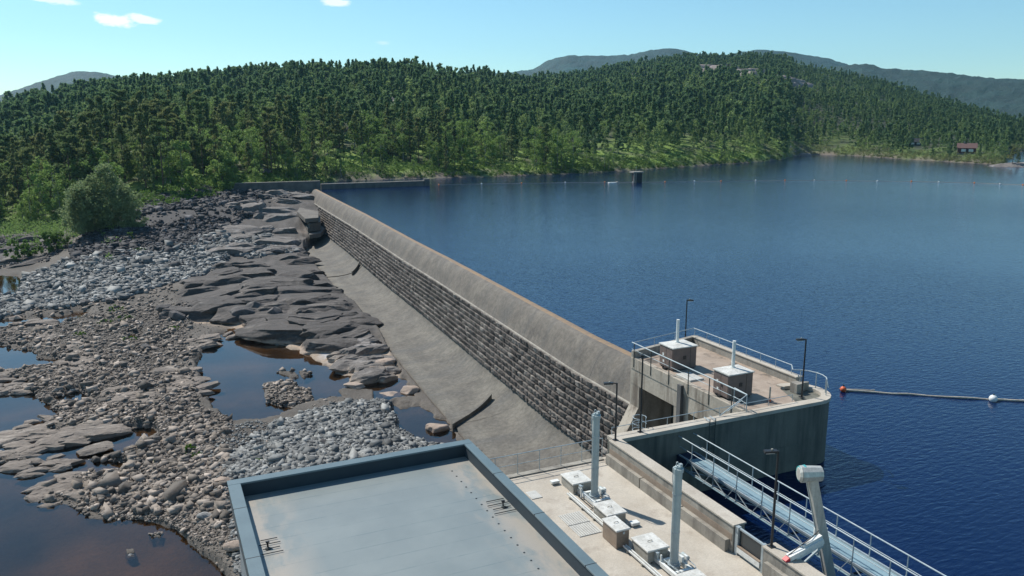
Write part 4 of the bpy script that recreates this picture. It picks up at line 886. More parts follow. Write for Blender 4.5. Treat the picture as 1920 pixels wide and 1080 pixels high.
cabin(1718,62,8,5,2.6,'dark','dark','small dark hut half hidden in the trees left of the red cabin',-al_-R(10))
#%%NEXT
# ------------------------------------------------------------------ stones
_ph=(1+5**.5)/2
ICO_V=np.array([(-1,_ph,0),(1,_ph,0),(-1,-_ph,0),(1,-_ph,0),(0,-1,_ph),(0,1,_ph),(0,-1,-_ph),(0,1,-_ph),(_ph,0,-1),(_ph,0,1),(-_ph,0,-1),(-_ph,0,1)],float)/1.902
ICO_F=np.array([(0,11,5),(0,5,1),(0,1,7),(0,7,10),(0,10,11),(1,5,9),(5,11,4),(11,10,2),(10,7,6),(7,1,8),(3,9,4),(3,4,2),(3,2,6),(3,6,8),(3,8,9),(4,9,5),(2,4,11),(6,2,10),(8,6,7),(9,8,1)])
BOX_V=np.array([(-1,-1,-1),(1,-1,-1),(1,1,-1),(-1,1,-1),(-1,-1,1),(1,-1,1),(1,1,1),(-1,1,1)],float)*.75
BOX_F=np.array([(0,2,1),(0,3,2),(4,5,6),(4,6,7),(0,1,5),(0,5,4),(1,2,6),(1,6,5),(2,3,7),(2,7,6),(3,0,4),(3,4,7)])
def rocks(n,poly,zg,smin,smax,mat,label,excl=(),flat=.8,pw=2.2,sink=.12,soft=10):
    xs=[q[0] for q in poly]; ys=[q[1] for q in poly]
    P=[]; tot=0
    while tot<n:
        u=rng.uniform(min(xs),max(xs),n*2); v=rng.uniform(min(ys),max(ys),n*2)
        uu=u+fbm(u/30,v/20,3,101)*soft; vv=v+fbm(u/30+40,v/20,3,102)*soft*.6
        k=inpoly(uu,vv,poly)
        for e in excl: k&=~inpoly(uu,vv,e)
        u,v=u[k],v[k]
        d=np.array([ray(a,b) for a,b in zip(u,v)]).reshape(-1,3); t=(zg-H_)/d[:,2]; x=d[:,0]*t; y=d[:,1]*t
        for _ in range(5):
            zz=.5*zg+.5*np.maximum(near_z(*ud(x,y)),-10) if _==0 else np.maximum(near_z(*ud(x,y)),-10); t=(zz-H_)/d[:,2]; x=d[:,0]*t; y=d[:,1]*t
        P.append(np.stack([x,y],-1)); tot+=len(u)
    P=np.concatenate(P)[:n]; z,_=ground(P[:,0],P[:,1])
    s=smin+(smax-smin)*rng.random(n)**(pw*1.5); s*=1+.8*(rng.random(n)<.03)
    keep=z>(-10.25 if n<500 else -10.06); P,z,s=P[keep],z[keep],s[keep]; n=len(s)
    base,bf=(ICO_V,ICO_F) if mat=='brown' and smax<.6 else (BOX_V,BOX_F); nb=len(base); v=base[None]*(1+np.clip(rng.normal(0,.18,(n,nb,1)),-.5,.5))+rng.normal(0,.2,(n,nb,3))*(1. if nb==8 else .8); s*=.8; sc=np.stack([rng.uniform(.8,1.4,n),rng.uniform(.6,1.1,n),rng.uniform(flat*.6,flat*1.2,n)],-1)
    v=v*sc[:,None]*(s[:,None,None]/2)
    th=rng.uniform(0,2*np.pi,n); tl=rng.normal(0,.55,n)
    c,si=np.cos(tl),np.sin(tl); y1=v[:,:,1]*c[:,None]-v[:,:,2]*si[:,None]; z1=v[:,:,1]*si[:,None]+v[:,:,2]*c[:,None]
    c,si=np.cos(th),np.sin(th); x2=v[:,:,0]*c[:,None]-y1*si[:,None]; y2=v[:,:,0]*si[:,None]+y1*c[:,None]
    V=np.stack([x2+P[:,0,None],y2+P[:,1,None],z1+(z+s*sink)[:,None]],-1).reshape(-1,3)
    Fq=(bf[None]+np.arange(n)[:,None,None]*nb).reshape(-1,3)
    me=mesh_np('rubble',V,Fq,SM[mat]); settint(me,np.repeat(np.clip(rng.normal(.45,.3,n),0,1),nb))
    link('rubble',me,label=label,cat='rubble',kind='stuff')
PW=POOLS
rocks(16000,[(-40,560),(40,520),(120,492),(190,478),(300,462),(345,452),(410,462),(430,470),(420,495),(370,520),(300,538),(230,560),(150,570),(60,585),(-40,600)],-8.3,.28,1.5,'grey','pale grey blasted rubble bank in front of the dark embankment',pw=2.6)
rocks(3200,[(345,458),(385,430),(425,408),(450,415),(490,432),(540,455),(560,470),(470,480),(430,472),(400,468)],-6,.3,1.7,'grey','broken pale stones between the embankment and the bedrock',pw=2.6)
rocks(8000,[(130,470),(160,430),(230,402),(300,392),(380,376),(470,366),(520,372),(470,396),(430,410),(400,440),(350,468),(290,470),(220,484),(140,496)],-3.5,.35,1.7,'dark','dark boulders covering the steep embankment',pw=2)
rocks(50000,[(-60,590),(60,590),(170,590),(330,570),(360,600),(350,640),(330,690),(370,760),(440,790),(430,860),(425,900),(400,960),(440,1030),(360,1010),(320,980),(200,975),(130,920),(150,860),(230,830),(200,790),(100,790),(-60,780)],-9.4,.08,.44,'brown','brown river cobbles and gravel spread over the dry bed',excl=[PW[6],PW[7],TAN[0],TAN[1],TAN[2],TAN[3],TAN[4],TAN[6]],pw=2.4)
rocks(3200,[(-60,600),(170,560),(330,530),(360,600),(370,760),(430,790),(430,1000),(330,970),(150,960),(150,860),(100,790),(-60,780)],-9.4,.5,1.1,'brown','larger brown stones scattered among the cobbles',excl=[PW[6]],pw=2)
rocks(26000,[(470,830),(520,790),(600,765),(690,745),(740,755),(770,800),(840,835),(900,840),(890,880),(430,900),(420,880),(450,850)],-8.7,.13,.8,'grey','pale grey blasted rubble heap right behind the flat roof',pw=2.1)
rocks(2500,[(400,800),(480,790),(520,800),(470,850),(450,900),(470,1080),(440,1080),(430,1000),(395,900),(360,840)],-9,.12,.5,'grey','fine grey gravel left of the flat roof')
rocks(20000,[(-60,550),(60,560),(330,540),(380,600),(440,612),(380,650),(365,700),(385,765),(450,800),(560,780),(600,745),(720,745),(850,800),(850,835),(480,900),(440,1080),(380,1040),(330,975),(170,970),(40,950),(-60,860)],-9.6,.07,.32,'brown','fine gravel and grit between the larger stones of the river bed',pw=1.6)
rocks(4000,[(230,402),(380,368),(470,360),(560,352),(592,362),(560,374),(480,394),(380,404),(300,424)],-1,.45,1.8,'dark','dark boulders along the crown of the embankment up to the far wall')
rocks(1500,[(-60,425),(120,425),(130,470),(60,500),(-60,510)],-8.6,.3,1.4,'dark','dark rocks at the far left bank below the forest')
rocks(160,[(-60,960),(150,970),(380,1050),(430,1200),(-60,1200)],-10,.2,.9,'brown','stones lying in the shallow dark lower pool',soft=4)
rocks(650,[(-60,600),(170,590),(340,560),(365,640),(375,760),(430,800),(430,1000),(330,970),(150,960),(-60,880)],-9.4,.6,1.45,'brown','big blocks scattered over the river bed',pw=3)
rocks(420,ISL[0],-9.8,.2,.8,'brown','little islet of brown stones in the blue pool',soft=3)
rocks(110,[(390,715),(410,700),(440,725),(400,735)],-9.8,.2,.6,'brown','small brown stones at the left side of the blue pool',soft=3)
rocks(60,[(480,690),(590,690),(640,720),(540,705)],-9.9,.25,.9,'brown','scattered stones breaking the surface of the blue pool',soft=2)
rocks(220,[(150,920),(300,900),(340,960),(250,985),(130,960)],-9.9,.15,.6,'brown','stones at the edge of the dark lower pool',soft=3)
rocks(45,[(265,990),(310,985),(310,1010),(265,1008)],-9.95,.15,.5,'brown','little group of stones in the dark lower pool',soft=2)
# fractured bedrock: broad whale-backed slabs, one continuous outcrop
# individual boulders
def ico2(sub=3):
    v=ICO_V.copy(); v/=np.linalg.norm(v,axis=1)[:,None]; f=ICO_F
    for _ in range(sub):
        mid={}; v=list(map(tuple,v)); nf=[]
        def mp(a,b):
            k=(min(a,b),max(a,b))
            if k not in mid:
                q=(np.array(v[a])+np.array(v[b]))/2; q/=np.linalg.norm(q); mid[k]=len(v); v.append(tuple(q))
            return mid[k]
        for a,b,c in f:
            x,y,z=mp(a,b),mp(b,c),mp(c,a); nf+=[(a,x,z),(b,y,x),(c,z,y),(x,y,z)]
        f=np.array(nf); v=np.array(v)
    return v,f
IV,IF=ico2(3)
BM={'dark':surf('dark_boulder',(.13,.115,.11),(.07,.065,.062),1.2,c3=(.2,.18,.16),s3=.8,fine=.3,b=.8,bd=.06),'grey':surf('grey_boulder',(.34,.33,.31),(.22,.21,.2),1.2,fine=.3,b=.8,bd=.06),'tan':surf('tan_boulder',(.42,.32,.25),(.3,.23,.18),1.,c3=(.2,.18,.17),s3=.9,fine=.25,b=.7,bd=.06)}
def slabs(name,poly,nx,ny,wr,asp,hr,mat,label,zlim=None,toe=None,seed=0,sinkf=.3,ang=.25,sub=None,excl=()):
    r=np.random.default_rng(seed); xs=[q[0] for q in poly]; ys=[q[1] for q in poly]; VV=[];FF=[];n=0
    for iy in range(ny):
        for ix in range(nx):
            u=min(xs)+(ix+r.random()+(.5 if iy%2 else 0))/(nx+.5)*(max(xs)-min(xs)); v=min(ys)+(iy+r.random())/ny*(max(ys)-min(ys))
            if not inpoly(np.array(u),np.array(v),poly): continue
            if any(inpoly(np.array(u),np.array(v),e_) for e_ in excl): continue
            z=-9.
            for _ in range(5): q=atz(u,v,z); z=max(-10.,float(near_z(*ud(q[0],q[1]))))
            x,y=q[:2]; w=r.uniform(*wr)*(1+.5*(r.random()<.2)); wd=w*r.uniform(*asp); hh=r.uniform(*hr)*(w/np.mean(wr))**.5
            if 60<y<215: x=min(x,26.0+float(off(y))+(8*max(0,min(1,(y-188)/24)))-w*.40)
            V=IV4.copy()
            cuts=[((r.normal(0,.1),r.uniform(-.1,.22),1.),r.uniform(.45,.7)),((r.normal(0,.35),-1.,r.uniform(-.1,.25)),r.uniform(.5,.75))]
            cuts+=[((1,r.normal(0,.5),r.uniform(0,.5)),r.uniform(.55,.8)),((-1,r.normal(0,.5),r.uniform(0,.5)),r.uniform(.55,.8))]
            for _ in range(8):
                a=r.uniform(0,6.28); cuts.append(((math.cos(a),math.sin(a),r.uniform(-.1,.9)),r.uniform(.55,.85)))
            for nn,c in cuts:
                nn=np.array(nn); nn/=np.linalg.norm(nn); dd=V@nn; V=V-np.outer(np.maximum(dd-c,0),nn)*.97
            k1=r.uniform(0,99)
            V=V*(1+fbm(V[:,0]*1.5+k1,V[:,1]*2.5+V[:,2]*1.7,4,int(k1))[:,None]*.14)
            # thin bedding steps
            V[:,2]=V[:,2]+.05*np.sin(V[:,1]*9+V[:,0]*2+fbm(V[:,0]*2+k1,V[:,1]*2,2,3)*6)*(V[:,2]>0)
            V=V*np.array((w/2,wd/2,hh/2)); a=ang+r.normal(0,.3)-al_*.5; ca,sa=math.cos(a),math.sin(a); ti=r.normal(0,.07)
            V=np.stack([V[:,0]*ca-V[:,1]*sa,V[:,0]*sa+V[:,1]*ca,V[:,2]+V[:,0]*ti],-1)+np.array((x,y,z+hh*(.5-sinkf)-hh*.3))
            if zlim: V=V[:]; 
            VV.append(V); FF.append(IF4+n); n+=len(V)
    o=link(name,mesh_np(name,np.concatenate(VV),np.concatenate(FF),mat),label=label,kind='structure'); return o
IV4,IF4=ico2(4)
def rockmat(name,c1,c2,c3,wet=None):
    m,t,bs=newmat(name); g=N(t,'ShaderNodeNewGeometry').outputs['Position']
    c=mixc(t,noise(t,g,.35,5,.65),c1,c2); c=mixc(t,noise(t,g,.22,4,.6,.56,.68,stretch=(1,2,1)),c,c3)
    ln=noise(t,g,1.2,3,.6,.47,.53,stretch=(.35,1.6,2.2)); c=mixc(t,mixc(t,.7,(0,0,0),ln),c,tuple(q*.6 for q in c1))
    if wet:   # pale scour band just above the summer water line
        sx=N(t,'ShaderNodeSeparateXYZ'); t.links.new(g,sx.inputs[0]); ad=N(t,'ShaderNodeMath',operation='MULTIPLY_ADD'); n2=noise(t,g,.5,3,.6,.3,.7); t.links.new(n2,ad.inputs[0]); ad.inputs[1].default_value=.5; t.links.new(sx.outputs[2],ad.inputs[2])
        mr=N(t,'ShaderNodeMapRange'); t.links.new(ad.outputs[0],mr.inputs[0]); mr.inputs[1].default_value=-9.0; mr.inputs[2].default_value=-9.35
        c=mixc(t,mr.outputs[0],c,wet)
    fn=noise(t,g,2.6,6,.75,.25,.75); k=N(t,'ShaderNodeMapRange'); t.links.new(fn,k.inputs[0]); k.inputs[3].default_value=.7; k.inputs[4].default_value=1.3
    t.links.new(mixc(t,1.,c,k.outputs[0],'MULTIPLY'),bs.inputs['Base Color']); bs.inputs['Roughness'].default_value=.85; bump(t,bs,fn,.9,.12); return m
RK=rockmat('bedrock',(.1,.085,.076),(.06,.052,.047),(.2,.172,.148),(.33,.25,.19)); RP=rockmat('pale_bedrock',(.2,.175,.155),(.12,.107,.1),(.32,.29,.27),(.34,.27,.21)); RT_=rockmat('tan_ledge',(.27,.22,.18),(.17,.142,.12),(.36,.31,.26))
slabs('bedrock',[(345,560),(400,500),(440,478),(560,470),(586,462),(640,545),(684,590),(712,640),(640,660),(560,640),(470,600),(430,606),(350,600)],8,10,(7,15),(.5,.85),(1.7,3.0),RK,'broad dark grey slabs of fractured bedrock between the pool and the dam apron',seed=3)
slabs('bedrock',[(380,470),(420,420),(440,380),(500,362),(560,358),(592,366),(580,400),(560,412),(566,440),(584,458),(540,480),(430,485)],7,8,(6,13),(.5,.85),(1.8,3.4),RP,'paler cracked bedrock ledges below the far wall beside the concrete steps',seed=4)
slabs('bedrock',[(620,640),(700,630),(745,690),(740,712),(690,706),(620,680)],6,5,(3,6),(.5,.8),(1.0,1.8),RP,'pale broken rocks at the lower tip of the bedrock by the apron',seed=5)
slabs('bedrock',[(-60,425),(120,425),(140,455),(60,500),(-60,505)],5,4,(7,14),(.5,.8),(1.5,3),RK,'dark rock shelf on the left bank below the forest',seed=6)
VV=[];FF=[];n_=0; r_=np.random.default_rng(77)
for (cu,cdn,ru,rd_) in OUTC:
    for k_ in range(7 if cdn>700 else 4):
        U_=cu+r_.uniform(-.8,.8)*ru; D_=cdn+r_.uniform(-.5,.4)*rd_; x_,y_=[float(q) for q in ud2xy(U_,D_)]; z_=float(gz(x_,y_)[0]); sc=(2.5 if cdn>700 else 1.3 if cdn>450 and cu<1000 else .6)
        V=IV.copy()
        for nn,c in [((0,0,1.),.6)]+[((math.cos(a),math.sin(a),r_.uniform(-.1,.6)),r_.uniform(.55,.8)) for a in r_.uniform(0,6.28,7)]:
            nn=np.array(nn)/np.linalg.norm(nn); dd=V@nn; V=V-np.outer(np.maximum(dd-c,0),nn)*.95
        V=V*(1+fbm(V[:,0]*2+k_,V[:,1]*2+V[:,2]*2,3,int(cu))[:,None]*.2)*np.array((9,6,4.2))*sc*r_.uniform(.7,1.3); a=r_.uniform(0,3)
        V=np.stack([V[:,0]*math.cos(a)-V[:,1]*math.sin(a),V[:,0]*math.sin(a)+V[:,1]*math.cos(a),V[:,2]],-1)+np.array((x_,y_,z_+1.0*sc)); VV.append(V); FF.append(IF+n_); n_+=len(V)
link('crags',mesh_np('crags',np.concatenate(VV),np.concatenate(FF),rockmat('crag_rock',(.27,.215,.19),(.17,.145,.135),(.36,.31,.29))),kind='structure',label='pale pinkish rock outcrops showing between the trees on the hills')
TL=[[(10,845),(110,795),(205,800),(215,830),(130,865),(155,905),(165,935),(50,960),(60,925),(10,890)],[(290,690),(370,685),(400,735),(370,748),(310,735)],[(20,598),(115,600),(95,642),(0,652)],[(120,640),(175,640),(175,700),(125,695)],[(395,875),(430,868),(438,1000),(410,985),(385,930)],[(340,640),(440,616),(440,632),(370,655)],[(0,810),(100,775),(215,765),(215,800),(60,850),(0,860)],[(230,720),(330,700),(340,740),(240,760)],[(-40,690),(60,700),(50,738),(-40,735)]]
for k_,(T,lb) in enumerate(zip(TL,['flat tan ledges reaching into the dark lower pool at left','tan rock shelf at the left side of the blue pool','flat tan rock between the two left ponds','tan patch of flat rock in the gravel','pale rock against the left rim of the roof','thin tan rock shelf at the upper left tip of the pool','tan ledges between the narrow left pools','flat rocks in the middle of the gravel','tan rocks at the left picture edge'])):
    sc=1.0; slabs('rock_ledge',T,7 if k_ in (0,6) else 4,7 if k_ in (0,6) else 4,(1.8,4.6),(.45,.8),(.45,.8),RT_,lb,seed=20+k_,sinkf=.38)
def boulder(u,v,w,hh,kind,label,z=-9.4,elong=.75,ang=0,facet=.5):
    x,y,z=onground(u,v,z); r=np.random.default_rng(int(u*7+v))
    V=IV.copy()
    for _ in range(9):      # planar cuts make it blocky
        n=r.normal(size=3); n/=np.linalg.norm(n); c=r.uniform(.55,.85); dd=V@n; V=V-np.outer(np.maximum(dd-c,0),n)*.95
    V=V*(1+fbm(V[:,0]*2+u,V[:,1]*2+V[:,2]*1.7,4,int(u))[:,None]*.16)
    V=V*np.array((w/2,w/2*elong,hh/2)); ca,sa=math.cos(ang-al_),math.sin(ang-al_)
    V=np.stack([V[:,0]*ca-V[:,1]*sa,V[:,0]*sa+V[:,1]*ca,V[:,2]],-1)
    o=link('boulder',mesh_np('boulder',V,IF,BM[kind]),label=label,cat='boulder'); o.location=(x,y,z+hh*.28)
BL=[(455,598,4.2,2.6,'dark','big dark rounded boulder at the upper tip of the blue pool'),(515,592,2.8,2.2,'dark','dark boulder right of the one at the pool tip'),(480,578,3.4,2.2,'dark','dark boulder behind the pool tip beneath the bedrock'),(310,585,3,2,'dark','dark block on the left flank of the bedrock above the green tufts'),(330,598,3.2,1.8,'dark','dark block left of the pool tip on the gravel'),(275,656,1.8,1.2,'dark','dark split boulder in the middle of the gravel'),
(818,812,2.7,1.5,'tan','big tan boulder in the water beside the roof corner'),(722,688,3,1.5,'tan','tan block at the lower tip of the bedrock touching the apron'),(700,700,2.2,1.1,'tan','tan rock at the water line below the bleached bedrock'),(768,738,2.6,1.2,'tan','tan rock against the apron edge between the two pools'),(665,726,2.6,.7,'tan','flat reddish rock lying in the pool above the grey rubble'),(730,744,3.0,.9,'tan','flat tan rock behind the grey rubble heap'),
(608,832,.8,.65,'dark','dark stone on the grey rubble heap'),(668,792,.8,.6,'grey','grey block near the top of the rubble heap'),(585,862,.9,.6,'grey','grey block low on the rubble heap above the roof rim'),(438,868,.85,.6,'dark','dark stone on the pale rock by the roof corner'),(385,975,1.25,.85,'grey','round pale boulder left of the roof'),(298,950,.8,.5,'dark','dark stone at the gravel edge above the lower pool'),(245,1043,.8,.5,'grey','pale stone standing in the dark lower pool'),(225,505,2,1.4,'grey','pale block on the grey rubble bank'),(330,500,2.4,1.6,'dark','dark block on the right of the grey rubble bank'),(240,525,1.9,1.1,'grey','grey slab at the foot of the rubble bank'),
(160,570,2,1.1,'dark','dark rock at the upper pond edge'),(205,568,1.9,1.2,'dark','dark rock right of the narrow blue pond'),(30,600,2.6,.9,'tan','flat tan rock beside the left pond'),(420,905,1.6,.7,'tan','tan rock touching the left rim of the roof'),(440,1030,1.6,.8,'tan','tan rock by the roof near the lower pool'),(60,890,1.5,.9,'dark','dark cube shaped rock on the tan ledge'),(520,475,3.5,1.8,'dark','dark hump below the steps beside the dam'),(500,380,5,2.4,'dark','large dark overhanging rock under the far wall'),(675,334,3.2,2.6,'grey','pale boulder on the far shore behind the low wall'),(1215,322,4,1.5,'dark','dark rock on the far shore behind the water tower'),(1462,302,5,2,'dark','dark rocks at the tip of the wooded headland'),(920,334,8,2,'dark','dark flat rock on the shore behind the orange buoy')]
for b in BL: boulder(*b[:6],z=(-9.4 if b[1]>450 else 0))
# ------------------------------------------------------------------ plants
def leafcloud(P,size,n_,seed,flat=0.):
    """P: clump centres (k,3), n_ leaves per clump, radius size -> triangles"""
    r=np.random.default_rng(seed); k=len(P); c=np.repeat(P[:,:3],n_,0); rad=np.repeat(P[:,3],n_)
    d=r.normal(size=(k*n_,3)); d/=np.linalg.norm(d,axis=1)[:,None]; d[:,2]*=(1-flat)
    c=c+d*(rad*r.random(k*n_)**.4)[:,None]
    a=r.normal(size=(k*n_,3)); a/=np.linalg.norm(a,axis=1)[:,None]; b=np.cross(a,r.normal(size=(k*n_,3))); b/=np.linalg.norm(b,axis=1)[:,None]
    s=size*r.uniform(.6,1.3,k*n_)[:,None]
    V=np.stack([c+a*s,c-a*s*.5+b*s*.8,c-a*s*.5-b*s*.8],1).reshape(-1,3)
    return V,np.arange(len(V)).reshape(-1,3)
def spruce_clumps(h,r,dens=1.):
    P=[]; z0=h*r.uniform(.08,.2); wid=h*r.uniform(.13,.18)
    for i in range(int(40*dens)):
        t=r.random()**.8; z=z0+(h-z0)*t; rr=wid*(1-t)**.85*r.uniform(.35,1.1); a=r.uniform(0,6.28)
        P.append((rr*math.cos(a),rr*math.sin(a),z-rr*.25,h*r.uniform(.035,.06)*(1.25-.85*t)))
    P+=[(0,0,h*.985,h*.012),(0,0,h*.95,h*.02),(0,0,h*.9,h*.03)]
    return np.array(P),z0
def open_pine_clumps(h,r,dens=1.):
    P=[]; z0=h*r.uniform(.4,.55)
    for b in range(int(9*max(dens,.8))):
        a=r.uniform(0,6.28); z=z0+(h-z0)*r.random()**.7; L=h*r.uniform(.08,.24)*(1.1-.6*(z-z0)/(h-z0))
        for k in range(3): q=L*(k+1)/3; P.append((q*math.cos(a),q*math.sin(a),z+q*.25,h*r.uniform(.035,.065)))
    P+=[(0,0,h*.95,h*.05),(.03*h,0,h*.88,h*.06),(-.03*h,.02*h,h*.82,h*.06)]
    return np.array(P),z0
def pine_any(h,r,dens,i):
    return (pine_clumps,spruce_clumps,open_pine_clumps)[i%3](h,r,dens)
def pine_clumps(h,r,dens=1.):
    P=[]; z0=h*r.uniform(.14,.36); tall=h-z0; wid=h*r.uniform(.17,.25); n=int(34*dens)
    for i in range(n):
        t=r.random()**.85; z=z0+tall*t; rr=wid*(1-t**2.6)*(.55+.45*min(1,t*5))*r.uniform(.35,1.05)
        a=r.uniform(0,2*math.pi); P.append((rr*math.cos(a),rr*math.sin(a),z,h*r.uniform(.055,.095)*(1.15-.5*t)))
    P+= [(0,0,h*.97,h*.025),(0,0,h*.92,h*.04),(.02*h,0,h*.86,h*.05)]
    return np.array(P),z0
def birch_clumps(h,r,dens=1.,round_=.28,base=.15):
    P=[]
    for i in range(int(34*dens)):
        t=r.random(); z=h*(base+(1-base)*t); prof=math.sin(math.pi*min(.97,(t*.85+.12)))**.7; rr=h*round_*prof*r.uniform(.3,1)
        a=r.uniform(0,2*math.pi); P.append((rr*math.cos(a),rr*math.sin(a),z*.97,h*r.uniform(.05,.095)))
    return np.array(P),h*base
def trunkmb(h,r,rad,limbs,z0):
    m=MB(); bx,by=r.normal(0,.01*h,2); m.tube((0,0,-.8),(bx*.5,by*.5,h*.5),rad,rad*.7,n=6,cap=False).tube((bx*.5,by*.5,h*.5),(bx,by,h*.94),rad*.7,rad*.15,n=5,cap=False)
    for x,y,z,_ in limbs[:7]: m.tube((bx*.5,by*.5,max(z-.08*h,z0*.8)),(x,y,z),rad*.25,rad*.08,n=4,cap=False)
    return m
def proto(kind,i,h=12.,per=26,size=.32):
    r=np.random.default_rng(500+i*13+(0 if kind=='pine' else 77))
    if kind=='pine': P,z0=pine_any(h,r,1.,i); V,Fv=leafcloud(P,size*.85,per*2,i,.5); bm='bark'
    else: P,z0=birch_clumps(h,r); V,Fv=leafcloud(P,size*.7,per*2,i); bm='barkw'
    cm=mesh_np('crown',V,Fv,M[kind]); tm=trunkmb(h,r,h*.014,P,z0).mesh('trunk',M[bm]); return cm,tm
PP=[proto('pine',i) for i in range(9)]; BP=[proto('birch',i) for i in range(6)]
def plant_tree(cm,tm,x,y,z,s,sz,rot,name,label,cat,group=None):
    o=bpy.data.objects.new(name,None); COL.objects.link(o); o.location=(x,y,z); o.rotation_euler=(0,0,rot); o.scale=(s,s,sz); o.empty_display_size=.5
    o['label']=label; o['category']=cat
    if group: o['group']=group
    for n,me in (('crown',cm),('trunk',tm)):
        c=bpy.data.objects.new(n,me); COL.objects.link(c); c.parent=o
# scatter over the hill
r=rng; cand=60000
U=r.uniform(-260,2180,cand); dsU=np.interp(U,_su,_sd); drU=np.interp(U,RU,RD)
t_=r.random(cand); D=np.sqrt(dsU**2+(((drU+45)**2)-dsU**2)*t_)
x,y=ud2xy(U,D); z,_=ground(x,y)
ok=(D>dsU+2.5)&(z>.35-9.5*(U<300))
for (cu,cdn,ru,rd_) in OUTC:
    q=np.hypot((U-cu)/ru,(D-cdn)/rd_); ok&=~((q<1.2)&(r.random(cand)<.95)); ok&=~((np.abs(U-cu)<ru*.75)&(D<cdn)&(D>cdn-(120 if cdn>700 else 55))&(r.random(cand)<.93))
# openness near the shore and by noise
near=D-dsU; op=fbm(x/26,y/26,3,201)
ok&=~((near<26)&(op>-.12)&(r.random(cand)<.85)); ok&=~((op>.45)&(r.random(cand)<.4))
ok&=~((np.abs(U-1817)<22)&(near<29)); ok&=~((np.abs(U-1718)<18)&(near<64)&(near>20)); ok&=~((U>215)&(U<470)&(near<16))                # meadow behind the embankment
# thin far slope faster: keep wanted spacing
keepp=np.where(U<960,.8,.75); ok&=(r.random(cand)<keepp)
U,D,x,y,z,near=[a[ok] for a in (U,D,x,y,z,near)]
# the visible hillside is densest near the camera: grid-thin
cell={}; sel=[]
order=np.argsort(D); gvar=.75+1.1*np.clip(fbm(x/34,y/34,3,231)+.35,0,1)
for i in order:
    g=round((5.0 if D[i]<520 else 6.2)*gvar[i],0)
    k=(g,int(x[i]//g),int(y[i]//g))
    if k in cell: continue
    cell[k]=1; sel.append(i)
sel=np.array(sel); U,D,x,y,z,near=[a[sel] for a in (U,D,x,y,z,near)]
isb=(r.random(len(x))<np.where((fbm(x/40,y/40,2,211)>-.05),.55,.14)+.3*(near<16)*(r.random(len(x))<.6)+.25*((U<480)&(near<60)))
hgt=np.where(isb,r.uniform(6,15.5,len(x)),7.5+13*r.random(len(x))**.8)*np.where((U>1480),.62,1.)*np.where(D<drU.mean(),1,1)
hgt*=np.where(near<8,r.uniform(.45,.9,len(x)),1)
print('trees',len(x),'birches',isb.sum())
def zone(u,dd,nr):
    row='in the first rows ' if nr<14 else ('a little way back ' if nr<40 else 'higher up the slope ')
    for lim,w in ((70,'at the left picture edge'),(150,'left of the big willow'),(240,'behind the big willow'),(330,'behind the dark embankment'),(430,'left of the far wall'),(520,'behind the taller far wall'),(600,'behind the end of the dam crest'),(700,'behind the left half of the low wall'),(810,'behind the right half of the low wall'),(905,'behind the first orange buoy'),(980,'behind the second orange buoy'),(1060,'behind the second white buoy'),(1140,'behind the little white raft'),(1230,'behind the little water tower'),(1310,'right of the little water tower'),(1400,'on the right half of the headland'),(1480,'at the tip of the headland')):
        if u<lim: return row+w
    return row+('on the bay shore beyond' if u<1640 else 'near the dark hut' if u<1760 else 'near the red cabin' if u<1860 else 'at the right picture edge')
np_=nb_=0; rest=[]
for i in range(len(x)):
    inview=-60<U[i]<1985
    if isb[i] and nb_<300 and inview:
        cm,tm=BP[nb_%6]; nb_+=1; s=hgt[i]/12
        plant_tree(cm,tm,x[i],y[i],z[i],s*1.1,s,r.uniform(0,6.28),'birch_tree','light green birch '+zone(U[i],D[i],near[i]),'tree','birches '+zone(U[i],D[i],near[i]))
    elif (not isb[i]) and np_<300 and inview:
        cm,tm=PP[np_%9]; np_+=1; s=hgt[i]/12
        plant_tree(cm,tm,x[i],y[i],z[i],s*r.uniform(.68,.98),s*1.08,r.uniform(0,6.28),'pine_tree',('dark green rounded pine ','dark pointed conifer ','thin open crowned pine ')[(np_-1)%3]+zone(U[i],D[i],near[i]),'tree',('rounded pines ','pointed conifers ','open pines ')[(np_-1)%3]+zone(U[i],D[i],near[i]))
    else: rest.append(i)
rest=np.array(rest); print('rest',len(rest),D[rest].min())
def lowtree(kind,i,h,per,size,dens):
    rr=np.random.default_rng(900+i)
    if kind=='pine': P,z0=pine_any(h,rr,dens,i); V,Fv=leafcloud(P,size,per,i,.4)
    else: P,z0=birch_clumps(h,rr,dens); V,Fv=leafcloud(P,size,per,i)
    return V
MID={'pine':[lowtree('pine',i,12,20,.42,.9) for i in range(6)],'birch':[lowtree('birch',i+20,12,16,.4,.9) for i in range(4)]}
FAR={'pine':[lowtree('pine',i+40,12,11,.68,.75) for i in range(6)],'birch':[lowtree('birch',i+60,12,9,.68,.75) for i in range(4)]}
TV=[];TT=[];TRV=[];TRF=[];tn=0
for i in rest:
    if D[i]>480: src=FAR
    else: src=MID
    kd='birch' if isb[i] else 'pine'; b=src[kd][r.integers(len(src[kd]))]
    a=r.uniform(0,6.28); s=hgt[i]/12; sw=s*r.uniform(.7,1.0); ca,sa=math.cos(a)*sw,math.sin(a)*sw
    TV.append(np.stack([b[:,0]*ca-b[:,1]*sa+x[i],b[:,0]*sa+b[:,1]*ca+y[i],b[:,2]*s+z[i]],-1)); 
    TT.append(np.full(len(b),np.clip((.75+.25*r.random()) if isb[i] else r.random()*.5,0,1)))
TV=np.concatenate(TV); me=mesh_np('distant_forest',TV,np.arange(len(TV)).reshape(-1,3),M['farpine']); settint(me,np.concatenate(TT))
link('distant_forest',me,kind='stuff',label='mixed forest of pines and birches covering the hills behind the nearest trees',cat='forest')
print('forest tris',len(TV)//3)
